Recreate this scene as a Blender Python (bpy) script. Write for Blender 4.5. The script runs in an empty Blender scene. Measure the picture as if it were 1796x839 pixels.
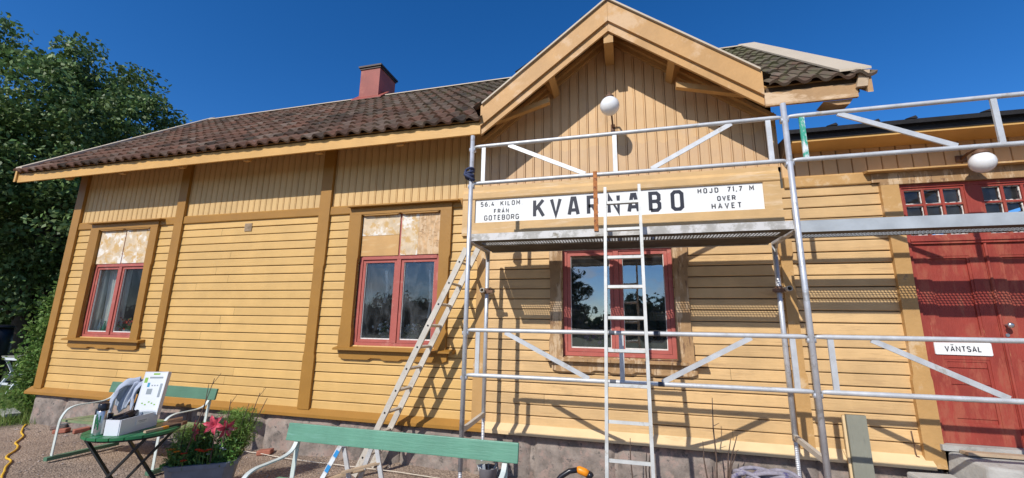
import bpy, math, random
import numpy as np
from mathutils import Vector, Matrix, noise as mnoise

random.seed(7)
RNG = np.random.default_rng(7)
sc = bpy.context.scene
COL = sc.collection
R = math.radians

# ------------------------------------------------------------------ camera, sky, sun, exposure
CAM = Vector((0.0, -5.1, 1.66))
cd = bpy.data.cameras.new('camera')
cam = bpy.data.objects.new('camera', cd)
COL.objects.link(cam)
pitch, yaw, roll = R(11.63), R(15.207), R(0.985)
fw = Vector((-math.sin(yaw)*math.cos(pitch), math.cos(yaw)*math.cos(pitch), math.sin(pitch)))
rt = Vector((math.cos(yaw), math.sin(yaw), 0))
up = rt.cross(fw)
r2 = rt*math.cos(roll) + up*math.sin(roll)
u2 = -rt*math.sin(roll) + up*math.cos(roll)
M = Matrix((r2, u2, -fw)).transposed().to_4x4()
M.translation = CAM
cam.matrix_world = M
cd.sensor_width = 36.0
cd.lens = 747.14*36/1796
cd.clip_start = 0.05
cd.clip_end = 2000
sc.camera = cam

SUN_DIR = Vector((0.305, 0.91, -0.778)).normalized()      # the way the light travels
w = bpy.data.worlds.new('World')
sc.world = w
w.use_nodes = True
wn = w.node_tree
bg = wn.nodes['Background']
sky = wn.nodes.new('ShaderNodeTexSky')
sky.sky_type = 'NISHITA'
sky.sun_disc = False
sky.sun_elevation = math.asin(-SUN_DIR.z)
sky.sun_rotation = math.atan2(-SUN_DIR.x, -SUN_DIR.y)
sky.altitude = 1500
sky.air_density = 1.0
sky.dust_density = 0.7
sky.ozone_density = 5.0
hs = wn.nodes.new('ShaderNodeHueSaturation')
hs.inputs['Saturation'].default_value = 1.27
hs.inputs['Hue'].default_value = 0.506
hs.inputs['Value'].default_value = 1.04
wn.links.new(sky.outputs[0], hs.inputs['Color'])
wtc = wn.nodes.new('ShaderNodeTexCoord')
wsp = wn.nodes.new('ShaderNodeSeparateXYZ')
wn.links.new(wtc.outputs['Generated'], wsp.inputs[0])
def wmap(src, a, b, lo=0.0, hi=1.0):
    r = wn.nodes.new('ShaderNodeMapRange')
    r.inputs['From Min'].default_value = a; r.inputs['From Max'].default_value = b
    r.inputs['To Min'].default_value = lo; r.inputs['To Max'].default_value = hi
    wn.links.new(src, r.inputs['Value'])
    return r.outputs[0]
def wmul(a, b):
    r = wn.nodes.new('ShaderNodeMath'); r.operation = 'MULTIPLY'
    wn.links.new(a, r.inputs[0]); wn.links.new(b, r.inputs[1])
    return r.outputs[0]
wmp = wn.nodes.new('ShaderNodeMapping')
wmp.inputs['Scale'].default_value = (1.0, 1.0, 2.6)
wn.links.new(wtc.outputs['Generated'], wmp.inputs['Vector'])
wnz = wn.nodes.new('ShaderNodeTexNoise')
wnz.inputs['Scale'].default_value = 4.2; wnz.inputs['Detail'].default_value = 9; wnz.inputs['Roughness'].default_value = 0.58
wn.links.new(wmp.outputs[0], wnz.inputs['Vector'])
cloud = wmul(wmul(wmap(wnz.outputs['Fac'], 0.46, 0.68), wmap(wsp.outputs['Y'], -0.15, -0.5)), wmul(wmap(wsp.outputs['Z'], 0.02, 0.10), wmap(wsp.outputs['Z'], 0.85, 0.5)))
wmx = wn.nodes.new('ShaderNodeMix'); wmx.data_type = 'RGBA'
wn.links.new(cloud, wmx.inputs['Factor'])
wn.links.new(hs.outputs[0], wmx.inputs['A'])
wmx.inputs['B'].default_value = (6.4, 6.1, 5.8, 1)
wn.links.new(wmx.outputs['Result'], bg.inputs['Color'])
bg.inputs['Strength'].default_value = 0.15

ld = bpy.data.lights.new('sun', 'SUN')
ld.energy = 4.4
ld.angle = R(0.53)
ld.color = (1.0, 0.965, 0.91)
sun = bpy.data.objects.new('sun', ld)
COL.objects.link(sun)
sun.rotation_euler = SUN_DIR.to_track_quat('-Z', 'Y').to_euler()
sun.location = (-20, -40, 40)

sc.view_settings.view_transform = 'Standard'
sc.view_settings.look = 'None'
sc.view_settings.exposure = -0.01
sc.view_settings.gamma = 1.0
sc.cycles.max_bounces = 6
sc.cycles.transparent_max_bounces = 12

# ------------------------------------------------------------------ materials
def lin(c):
    return tuple(((v/255)/12.92 if v/255 <= 0.04045 else ((v/255+0.055)/1.055)**2.4) for v in c)

def mat(name, col, rough=0.6, metal=0.0, var=0.10, nscale=6.0, island=0.0, wear=None, wthr=0.62, wscale=3.0,
        wstretch=(1, 1, 1), wear2=None, bump=0.0, bscale=40.0, bstretch=(1, 1, 1), spec=0.4, transl=0.0, hue=0.0):
    m = bpy.data.materials.new(name)
    m.use_nodes = True
    nt = m.node_tree
    N, L = nt.nodes, nt.links
    b = N['Principled BSDF']
    b.inputs['Roughness'].default_value = rough
    b.inputs['Metallic'].default_value = metal
    b.inputs['Specular IOR Level'].default_value = spec
    tc = N.new('ShaderNodeTexCoord')
    def noise(scale, stretch=(1, 1, 1), detail=5, rgh=0.6):
        mp = N.new('ShaderNodeMapping')
        mp.inputs['Scale'].default_value = stretch
        L.new(tc.outputs['Object'], mp.inputs['Vector'])
        n = N.new('ShaderNodeTexNoise')
        n.inputs['Scale'].default_value = scale
        n.inputs['Detail'].default_value = detail
        n.inputs['Roughness'].default_value = rgh
        L.new(mp.outputs[0], n.inputs['Vector'])
        return n.outputs['Fac']
    c = N.new('ShaderNodeRGB')
    c.outputs[0].default_value = (*col, 1)
    out = c.outputs[0]
    if var or island:
        h = N.new('ShaderNodeHueSaturation')
        L.new(out, h.inputs['Color'])
        src = None
        if var:
            mr = N.new('ShaderNodeMapRange')
            mr.inputs['From Min'].default_value = 0.3
            mr.inputs['From Max'].default_value = 0.7
            mr.inputs['To Min'].default_value = 1-var
            mr.inputs['To Max'].default_value = 1+var
            L.new(noise(nscale), mr.inputs['Value'])
            src = mr.outputs[0]
        if island:
            g = N.new('ShaderNodeNewGeometry')
            mr2 = N.new('ShaderNodeMapRange')
            mr2.inputs['To Min'].default_value = 1-island
            mr2.inputs['To Max'].default_value = 1+island
            L.new(g.outputs['Random Per Island'], mr2.inputs['Value'])
            if src is not None:
                mu = N.new('ShaderNodeMath')
                mu.operation = 'MULTIPLY'
                L.new(src, mu.inputs[0])
                L.new(mr2.outputs[0], mu.inputs[1])
                src = mu.outputs[0]
            else:
                src = mr2.outputs[0]
            if hue:
                wnn = N.new('ShaderNodeTexWhiteNoise')
                wnn.noise_dimensions = '1D'
                L.new(g.outputs['Random Per Island'], wnn.inputs['W'])
                mr3 = N.new('ShaderNodeMapRange')
                mr3.inputs['To Min'].default_value = 0.5-hue
                mr3.inputs['To Max'].default_value = 0.5+hue
                L.new(wnn.outputs['Value'], mr3.inputs['Value'])
                L.new(mr3.outputs[0], h.inputs['Hue'])
        L.new(src, h.inputs['Value'])
        out = h.outputs[0]
    def layer(out, colr, thr, scale, stretch, soft=0.04):
        mr = N.new('ShaderNodeMapRange')
        mr.inputs['From Min'].default_value = thr-soft
        mr.inputs['From Max'].default_value = thr+soft
        L.new(noise(scale, stretch, 9, 0.68), mr.inputs['Value'])
        mx = N.new('ShaderNodeMix')
        mx.data_type = 'RGBA'
        L.new(mr.outputs[0], mx.inputs['Factor'])
        L.new(out, mx.inputs['A'])
        mx.inputs['B'].default_value = (*colr, 1)
        return mx.outputs['Result']
    if wear:
        out = layer(out, wear, wthr, wscale, wstretch)
    if wear2:
        out = layer(out, wear2[0], wear2[1], wear2[2], wear2[3] if len(wear2) > 3 else wstretch, 0.02)
    L.new(out, b.inputs['Base Color'])
    if bump:
        bp = N.new('ShaderNodeBump')
        bp.inputs['Strength'].default_value = bump
        bp.inputs['Distance'].default_value = 0.01
        L.new(noise(bscale, bstretch, 6, 0.6), bp.inputs['Height'])
        L.new(bp.outputs[0], b.inputs['Normal'])
    if transl:
        tr = N.new('ShaderNodeBsdfTranslucent')
        L.new(out, tr.inputs['Color'])
        ms = N.new('ShaderNodeMixShader')
        ms.inputs[0].default_value = transl
        L.new(b.outputs[0], ms.inputs[1])
        L.new(tr.outputs[0], ms.inputs[2])
        L.new(ms.outputs[0], N['Material Output'].inputs['Surface'])
    return m

WOOD = (0.50, 0.34, 0.18)
MT = {}
MT['yellow_new'] = mat('fresh yellow paint', (0.63, 0.39, 0.132), 0.5, var=0.09, nscale=2.5, island=0.05, bump=0.25, bscale=14, bstretch=(0.3, 1, 5))
MT['yellow_old'] = mat('old yellow paint', (0.625, 0.405, 0.184), 0.6, var=0.12, nscale=3, island=0.09, wear=(0.51, 0.325, 0.15), wthr=0.59,
                       wscale=2.2, wstretch=(0.6, 1, 6), wear2=((0.36, 0.23, 0.12), 0.69, 5, (0.5, 1, 5)), bump=0.35, bscale=16, bstretch=(0.3, 1, 6))
MT['panel_new'] = mat('yellow panelling paint', (0.615, 0.405, 0.17), 0.55, var=0.08, nscale=2.5, island=0.03, bump=0.25, bscale=14, bstretch=(4, 1, 0.3))
MT['panel_old'] = mat('faded panelling paint', (0.625, 0.40, 0.195), 0.6, var=0.12, nscale=2.0, island=0.04, wear=(0.60, 0.40, 0.22), wthr=0.60,
                      wscale=1.6, wstretch=(2, 1, 1), bump=0.3, bscale=14, bstretch=(4, 1, 0.3))
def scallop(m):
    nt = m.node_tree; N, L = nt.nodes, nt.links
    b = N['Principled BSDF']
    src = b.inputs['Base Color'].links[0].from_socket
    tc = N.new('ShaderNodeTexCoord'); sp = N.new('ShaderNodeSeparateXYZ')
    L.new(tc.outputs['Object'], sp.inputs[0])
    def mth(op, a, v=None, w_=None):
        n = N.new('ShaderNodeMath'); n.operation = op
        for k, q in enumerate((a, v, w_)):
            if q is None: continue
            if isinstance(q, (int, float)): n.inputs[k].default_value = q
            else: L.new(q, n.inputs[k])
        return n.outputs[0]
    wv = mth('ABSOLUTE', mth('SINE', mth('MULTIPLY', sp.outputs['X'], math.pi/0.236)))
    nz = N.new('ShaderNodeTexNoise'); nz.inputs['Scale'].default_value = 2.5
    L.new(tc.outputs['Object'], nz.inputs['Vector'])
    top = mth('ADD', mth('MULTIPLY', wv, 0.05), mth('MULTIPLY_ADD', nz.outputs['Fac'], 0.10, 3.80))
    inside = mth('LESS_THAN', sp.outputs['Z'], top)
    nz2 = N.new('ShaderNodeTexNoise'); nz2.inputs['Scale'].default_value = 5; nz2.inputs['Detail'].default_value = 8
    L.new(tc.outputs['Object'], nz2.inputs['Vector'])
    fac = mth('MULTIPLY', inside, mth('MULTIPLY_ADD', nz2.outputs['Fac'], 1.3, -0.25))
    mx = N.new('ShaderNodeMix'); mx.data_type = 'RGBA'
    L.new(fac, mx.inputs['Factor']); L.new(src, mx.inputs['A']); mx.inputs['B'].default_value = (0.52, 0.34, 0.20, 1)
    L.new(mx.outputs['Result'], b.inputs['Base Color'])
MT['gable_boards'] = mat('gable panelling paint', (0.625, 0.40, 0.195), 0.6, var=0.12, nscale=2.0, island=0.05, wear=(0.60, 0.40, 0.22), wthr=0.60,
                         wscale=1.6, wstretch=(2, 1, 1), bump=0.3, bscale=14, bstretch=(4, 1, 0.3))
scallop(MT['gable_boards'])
MT['ochre_new'] = mat('fresh ochre trim paint', (0.345, 0.168, 0.029), 0.5, var=0.08, nscale=3, bump=0.25, bscale=18, bstretch=(3, 1, 1))
MT['ochre_old'] = mat('worn ochre trim paint', (0.50, 0.29, 0.105), 0.6, var=0.12, nscale=3, wear=(0.62, 0.44, 0.25), wthr=0.60, wscale=3,
                      wear2=((0.30, 0.18, 0.09), 0.68, 6), bump=0.4, bscale=25)
MT['peeled'] = mat('peeled ochre trim', (0.37, 0.22, 0.10), 0.7, var=0.2, nscale=5, wear=(0.56, 0.40, 0.24), wthr=0.54, wscale=4,
                   wstretch=(3.0, 1, 0.6), wear2=((0.20, 0.11, 0.055), 0.60, 7), bump=0.6, bscale=22)
MT['sign_frame'] = mat('sun bleached ochre boards', (0.60, 0.385, 0.17), 0.6, var=0.10, nscale=3, wear=(0.66, 0.47, 0.27), wthr=0.58, wscale=3, wstretch=(0.5, 1, 4), bump=0.3, bscale=18, bstretch=(0.4, 1, 5))
MT['fascia'] = mat('ochre fascia paint', (0.62, 0.35, 0.105), 0.55, var=0.10, nscale=2.2, wear=(0.68, 0.47, 0.27), wthr=0.68, wscale=1.8, bump=0.25, bscale=16, bstretch=(0.4, 1, 4))
MT['rake'] = mat('bargeboard paint', (0.52, 0.29, 0.105), 0.6, var=0.14, nscale=2.5, wear=(0.60, 0.385, 0.20), wthr=0.56, wscale=2.4,
                 wear2=((0.74, 0.60, 0.44), 0.70, 4, (1, 1, 1)), bump=0.3, bscale=14)
MT['rake_peel'] = mat('flaking fascia paint', (0.42, 0.25, 0.115), 0.65, var=0.15, nscale=3, wear=(0.66, 0.47, 0.29), wthr=0.53, wscale=3,
                      wstretch=(0.6, 1, 2), bump=0.5, bscale=20)
MT['soffit'] = mat('soffit boards', (0.50, 0.285, 0.10), 0.6, var=0.15, nscale=3, island=0.06, bump=0.3, bscale=20)
MT['bare'] = mat('new bare pine', (0.72, 0.53, 0.29), 0.6, var=0.08, nscale=4, wear=(0.60, 0.40, 0.20), wthr=0.66, wscale=2.5, wstretch=(0.5, 1, 4), bump=0.15, bscale=20, bstretch=(0.3, 1, 4))
MT['red'] = mat('red sash paint', (0.41, 0.105, 0.080), 0.5, var=0.12, nscale=5, wear=(0.46, 0.17, 0.13), wthr=0.60, wscale=6, bump=0.25, bscale=30)
MT['red_door'] = mat('red door paint', (0.30, 0.046, 0.030), 0.6, var=0.22, nscale=3, wear=(0.35, 0.085, 0.050), wthr=0.54, wscale=2.5, wstretch=(2.5, 1, 0.7),
                     wear2=((0.44, 0.20, 0.10), 0.66, 3.5, (3, 1, 0.4)), bump=0.5, bscale=16, bstretch=(3, 1, 0.5))
MT['putty'] = mat('white putty', (0.70, 0.68, 0.62), 0.8, var=0.15, nscale=30)
MT['white'] = mat('white enamel', (0.80, 0.80, 0.77), 0.35, var=0.03, nscale=3, wear=(0.70, 0.62, 0.50), wthr=0.735, wscale=7)
MT['black'] = mat('black lettering', (0.020, 0.022, 0.035), 0.45, var=0.1)
MT['verge'] = mat('cream verge metal', (0.53, 0.44, 0.32), 0.6, var=0.06, nscale=2, wear=(0.52, 0.42, 0.30), wthr=0.68, wscale=2)
MT['felt'] = mat('black roofing felt', (0.018, 0.017, 0.018), 0.75, var=0.3, nscale=8, bump=0.5, bscale=30)
MT['darkwood'] = mat('tarred board and eave gap shade', (0.10, 0.06, 0.03), 0.7, var=0.25, nscale=5, bump=0.3)
MT['chimney'] = mat('red chimney sheet metal', (0.29, 0.062, 0.042), 0.55, var=0.16, nscale=2.5, wear=(0.34, 0.095, 0.065), wthr=0.58, wscale=2, bump=0.1)
MT['soot'] = mat('dark chimney cap', (0.05, 0.035, 0.03), 0.5, metal=0.3, var=0.2)
MT['stone'] = mat('granite', (0.235, 0.195, 0.165), 0.9, var=0.42, nscale=7, island=0.14, wear=(0.32, 0.235, 0.195), wthr=0.55, wscale=6,
                  wear2=((0.13, 0.115, 0.10), 0.61, 16, (1, 1, 1)), bump=0.9, bscale=22)
MT['concrete'] = mat('weathered concrete', (0.40, 0.385, 0.35), 0.85, var=0.2, nscale=5, wear=(0.26, 0.25, 0.22), wthr=0.6, wscale=4, bump=0.6, bscale=35)
MT['alu'] = mat('galvanised steel', (0.60, 0.61, 0.63), 0.45, metal=0.5, var=0.15, nscale=9, wear=(0.42, 0.41, 0.39), wthr=0.60, wscale=8, bump=0.08, bscale=60)
MT['alu_white'] = mat('pale aluminium', (0.56, 0.565, 0.56), 0.5, metal=0.3, var=0.16, nscale=8, wear=(0.46, 0.43, 0.38), wthr=0.62, wscale=6)
MT['ladder_alu'] = mat('worn ladder aluminium', (0.50, 0.50, 0.47), 0.55, metal=0.25, var=0.15, nscale=9, wear=(0.36, 0.34, 0.29), wthr=0.60, wscale=8)
MT['ladder_pale'] = mat('dusty ladder aluminium', (0.56, 0.51, 0.43), 0.6, metal=0.15, var=0.12, nscale=8, wear=(0.45, 0.38, 0.28), wthr=0.63, wscale=7)
MT['deck'] = mat('stained deck plate', (0.42, 0.40, 0.36), 0.65, metal=0.15, var=0.2, nscale=5, wear=(0.60, 0.58, 0.55), wthr=0.5, wscale=5,
                 wear2=((0.27, 0.24, 0.19), 0.62, 7, (0.6, 1, 1)))
MT['deck_blue'] = mat('grey deck plate', (0.40, 0.43, 0.445), 0.6, metal=0.15, var=0.15, nscale=5)
MT['deck_under'] = mat('shade darkened walking sheet', (0.065, 0.058, 0.050), 0.75, var=0.3, nscale=9)  # shade under the deck is put into this darker sheet colour
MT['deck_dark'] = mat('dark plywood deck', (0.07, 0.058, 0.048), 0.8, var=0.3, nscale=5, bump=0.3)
MT['rust'] = mat('rusty iron', (0.42, 0.155, 0.045), 0.8, var=0.35, nscale=20, wear=(0.16, 0.06, 0.03), wthr=0.56, wscale=25, bump=0.5, bscale=60)
MT['strap'] = mat('navy strap', (0.035, 0.045, 0.10), 0.7, var=0.2, nscale=20)
MT['greenpaint'] = mat('pale aluminium smeared with green paint', (0.70, 0.71, 0.70), 0.5, metal=0.2, var=0.1, nscale=20, wear=(0.05, 0.36, 0.24), wthr=0.50, wscale=7, wstretch=(1.6, 1, 0.8))
MT['greymark'] = mat('dark tape', (0.07, 0.08, 0.10), 0.6)
MT['bench'] = mat('sea green bench paint', (0.115, 0.275, 0.185), 0.42, var=0.14, nscale=4, wear=(0.16, 0.34, 0.25), wthr=0.60, wscale=3, wstretch=(0.4, 1, 3),
                  wear2=((0.42, 0.48, 0.42), 0.74, 9, (0.6, 1, 2)), bump=0.3, bscale=14, bstretch=(0.4, 1, 5))
MT['bench_dark'] = mat('dull green bench paint', (0.085, 0.185, 0.115), 0.5, var=0.15, nscale=4, wear=(0.12, 0.23, 0.15), wthr=0.58, wscale=3, wstretch=(0.4, 1, 3), bump=0.3, bscale=14, bstretch=(0.4, 1, 5))
MT['bench_seat'] = mat('faded green seat paint', (0.19, 0.25, 0.125), 0.6, var=0.2, nscale=5, wear=(0.30, 0.29, 0.17), wthr=0.55, wscale=4, bump=0.3, bscale=14)
MT['iron'] = mat('pale painted iron', (0.56, 0.60, 0.55), 0.5, var=0.12, nscale=8, wear=(0.40, 0.42, 0.37), wthr=0.64, wscale=9)
MT['tablegreen'] = mat('green lacquer', (0.025, 0.165, 0.062), 0.4, var=0.12, nscale=6, bump=0.1)
MT['blackiron'] = mat('black iron', (0.02, 0.022, 0.022), 0.5, var=0.2)
MT['globe'] = mat('opal glass', (0.92, 0.92, 0.90), 0.15, var=0.0, spec=0.5, transl=0.12)
MT['brownmetal'] = mat('rusty brown metal', (0.16, 0.085, 0.05), 0.6, var=0.3, nscale=25)
MT['box'] = mat('white cardboard', (0.70, 0.72, 0.75), 0.65, var=0.03)
MT['cloth'] = mat('grey blue cotton', (0.36, 0.40, 0.48), 0.9, var=0.10, nscale=8, bump=0.2, bscale=60)
MT['clothdark'] = mat('grey cotton lining', (0.22, 0.21, 0.23), 0.9, var=0.15, nscale=8)
MT['planter'] = mat('slate grey plastic', (0.17, 0.195, 0.23), 0.5, var=0.15, nscale=8, wear=(0.20, 0.22, 0.24), wthr=0.64, wscale=6)
MT['soil'] = mat('dark soil', (0.03, 0.02, 0.014), 0.95, var=0.4, nscale=20)
MT['curtain'] = mat('sheer curtain', (0.86, 0.88, 0.82), 0.9, var=0.05, transl=0.35)
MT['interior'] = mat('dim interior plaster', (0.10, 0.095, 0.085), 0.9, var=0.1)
MT['innerpaint'] = mat('pale grey inner paint', (0.66, 0.70, 0.66), 0.6, var=0.08)
MT['osb_white'] = mat('whitewashed chipboard', (0.64, 0.50, 0.33), 0.75, var=0.18, nscale=8, wear=(0.58, 0.37, 0.15), wthr=0.53, wscale=9, wear2=((0.76, 0.71, 0.62), 0.55, 4, (1, 1, 1)), bump=0.3, bscale=40)
MT['osb'] = mat('chipboard', (0.55, 0.35, 0.18), 0.75, var=0.28, nscale=16, wear=(0.64, 0.46, 0.28), wthr=0.52, wscale=12, wstretch=(2.4, 1, 0.7), wear2=((0.33, 0.19, 0.09), 0.60, 16, (0.8, 1, 2.6)), bump=0.3, bscale=40)
MT['ply_tan'] = mat('tan plywood', (0.55, 0.32, 0.12), 0.7, var=0.12, nscale=3, wear=(0.62, 0.42, 0.20), wthr=0.6, wscale=3, wstretch=(0.4, 1, 3), bump=0.2)
MT['bark'] = mat('bark', (0.085, 0.062, 0.045), 0.9, var=0.3, nscale=6, bump=0.8, bscale=14, bstretch=(3, 3, 0.6))
MT['twig'] = mat('dry stems', (0.105, 0.070, 0.052), 0.85, var=0.3, nscale=30)
MT['leaf_tree'] = mat('tree leaves', (0.125, 0.195, 0.058), 0.5, var=0.35, nscale=0.7, island=0.40, hue=0.022, spec=0.35, transl=0.2)
MT['leaf_back'] = mat('dark leaves', (0.04, 0.07, 0.022), 0.6, spec=0.2, var=0.25, nscale=0.9, island=0.35, hue=0.02, transl=0.18)
MT['leaf_shrub'] = mat('shrub leaves', (0.135, 0.225, 0.048), 0.55, spec=0.25, var=0.25, nscale=2, island=0.35, hue=0.025, transl=0.3)
MT['leaf_pot'] = mat('flower leaves', (0.105, 0.22, 0.048), 0.5, var=0.2, nscale=6, island=0.35, hue=0.03, transl=0.3)
MT['dill'] = mat('feathery fronds', (0.20, 0.33, 0.07), 0.6, var=0.2, nscale=6, island=0.3, transl=0.35)
MT['grass'] = mat('grass blades', (0.20, 0.28, 0.068), 0.6, var=0.3, nscale=2.0, island=0.35, hue=0.03, transl=0.3)
MT['pink'] = mat('pink petals', (0.58, 0.07, 0.11), 0.5, var=0.2, nscale=14, island=0.25, wear=(0.72, 0.33, 0.34), wthr=0.58, wscale=12, transl=0.25)
MT['redpetal'] = mat('red petals', (0.70, 0.075, 0.02), 0.6, var=0.2, island=0.2, transl=0.2)
MT['orange'] = mat('orange petals', (0.85, 0.32, 0.02), 0.6, var=0.2, island=0.2, transl=0.2)
MT['whitepetal'] = mat('white petals', (0.78, 0.80, 0.78), 0.6, var=0.05, transl=0.2)
MT['purple'] = mat('purple petals', (0.30, 0.10, 0.40), 0.6, var=0.2, transl=0.2)
MT['terracotta'] = mat('brick red clay', (0.34, 0.12, 0.075), 0.8, var=0.2, nscale=12)
MT['glassgreen'] = mat('green bottle glass', (0.02, 0.17, 0.08), 0.12, spec=0.8)
MT['glassgrey'] = mat('clear bottle glass', (0.45, 0.52, 0.50), 0.12, spec=0.8)
MT['yellowcable'] = mat('yellow cable', (0.72, 0.42, 0.02), 0.5, var=0.08)
MT['string'] = mat('white string', (0.66, 0.58, 0.46), 0.8)
MT['rope'] = mat('grey purple rope', (0.27, 0.25, 0.29), 0.9, var=0.25, nscale=25, wear=(0.10, 0.09, 0.20), wthr=0.56, wscale=10, bump=0.5, bscale=80)
MT['greyplank'] = mat('grey green plank', (0.235, 0.235, 0.185), 0.75, var=0.12, nscale=4, wear=(0.17, 0.17, 0.14), wthr=0.6, wscale=4, wstretch=(4, 1, 0.5), bump=0.3, bscale=20, bstretch=(4, 1, 0.4))
MT['oldwood'] = mat('old bare wood', (0.46, 0.34, 0.22), 0.8, var=0.2, nscale=5, wear=(0.30, 0.21, 0.13), wthr=0.58, wscale=4, bump=0.4, bscale=20)
MT['blackplastic'] = mat('black plastic', (0.015, 0.016, 0.022), 0.28, var=0.1)
MT['orangeplastic'] = mat('orange plastic', (0.80, 0.27, 0.012), 0.4, var=0.05)
MT['bluesticker'] = mat('blue sticker', (0.03, 0.25, 0.55), 0.4)
MT['whiteplastic'] = mat('white chair paint', (0.66, 0.70, 0.70), 0.5, var=0.08)
MT['navy'] = mat('dark navy metal', (0.012, 0.015, 0.021), 0.4)
MT['steel'] = mat('brushed steel', (0.55, 0.56, 0.56), 0.3, metal=0.9, var=0.1)
MT['darkgreen'] = mat('dark green print', (0.015, 0.14, 0.055), 0.5, var=0.1)
MT['stoneloose'] = mat('loose stones', (0.33, 0.27, 0.23), 0.9, var=0.3, nscale=20, island=0.35)

def glass_mat(name, k, base, dust=0.0):
    m = bpy.data.materials.new(name)
    m.use_nodes = True
    nt = m.node_tree
    N, L = nt.nodes, nt.links
    N.remove(N['Principled BSDF'])
    gl = N.new('ShaderNodeBsdfGlossy')
    gl.inputs['Roughness'].default_value = 0.015
    tr = N.new('ShaderNodeBsdfTransparent')
    tr.inputs['Color'].default_value = (0.93, 0.95, 0.94, 1)
    lw = N.new('ShaderNodeFresnel')
    lw.inputs['IOR'].default_value = 1.5
    ms = N.new('ShaderNodeMixShader')
    mu = N.new('ShaderNodeMath')
    mu.operation = 'MULTIPLY_ADD'
    mu.inputs[1].default_value = k
    mu.inputs[2].default_value = base
    L.new(lw.outputs[0], mu.inputs[0])
    L.new(mu.outputs[0], ms.inputs[0])
    L.new(tr.outputs[0], ms.inputs[1])
    L.new(gl.outputs[0], ms.inputs[2])
    tc = N.new('ShaderNodeTexCoord')
    nz = N.new('ShaderNodeTexNoise')
    nz.inputs['Scale'].default_value = 3.5
    L.new(tc.outputs['Object'], nz.inputs['Vector'])
    bp = N.new('ShaderNodeBump')
    bp.inputs['Strength'].default_value = 0.06
    bp.inputs['Distance'].default_value = 0.02
    L.new(nz.outputs['Fac'], bp.inputs['Height'])
    L.new(bp.outputs[0], gl.inputs['Normal'])
    out = ms.outputs[0]
    if dust:
        # wiped-over dust film, thicker in streaks
        mp = N.new('ShaderNodeMapping'); mp.inputs['Scale'].default_value = (1.6, 1, 1.0); mp.inputs['Rotation'].default_value = (0, 0.6, 0)
        L.new(tc.outputs['Object'], mp.inputs['Vector'])
        n2 = N.new('ShaderNodeTexNoise'); n2.inputs['Scale'].default_value = 3.2; n2.inputs['Detail'].default_value = 10; n2.inputs['Roughness'].default_value = 0.62; n2.inputs['Distortion'].default_value = 0.8
        L.new(mp.outputs[0], n2.inputs['Vector'])
        mr = N.new('ShaderNodeMapRange'); mr.inputs['From Min'].default_value = 0.42; mr.inputs['From Max'].default_value = 0.72
        mr.inputs['To Min'].default_value = 0.012; mr.inputs['To Max'].default_value = dust
        L.new(n2.outputs['Fac'], mr.inputs['Value'])
        df = N.new('ShaderNodeBsdfDiffuse'); df.inputs['Color'].default_value = (0.62, 0.66, 0.68, 1)
        m2 = N.new('ShaderNodeMixShader')
        L.new(mr.outputs[0], m2.inputs[0]); L.new(out, m2.inputs[1]); L.new(df.outputs[0], m2.inputs[2])
        out = m2.outputs[0]
    L.new(out, N['Material Output'].inputs['Surface'])
    return m
MT['glass'] = glass_mat('old window glass', 1.0, 0.07, 0.11)
MT['glass_clear'] = glass_mat('clean window glass', 0.45, 0.0, 0.05)
MT['glass_mirror'] = glass_mat('dusty mirroring window glass', 1.0, 0.30, 0.06)
MT['glass_dull'] = glass_mat('dull transom glass', 0.7, 0.03, 0.06)

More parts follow.
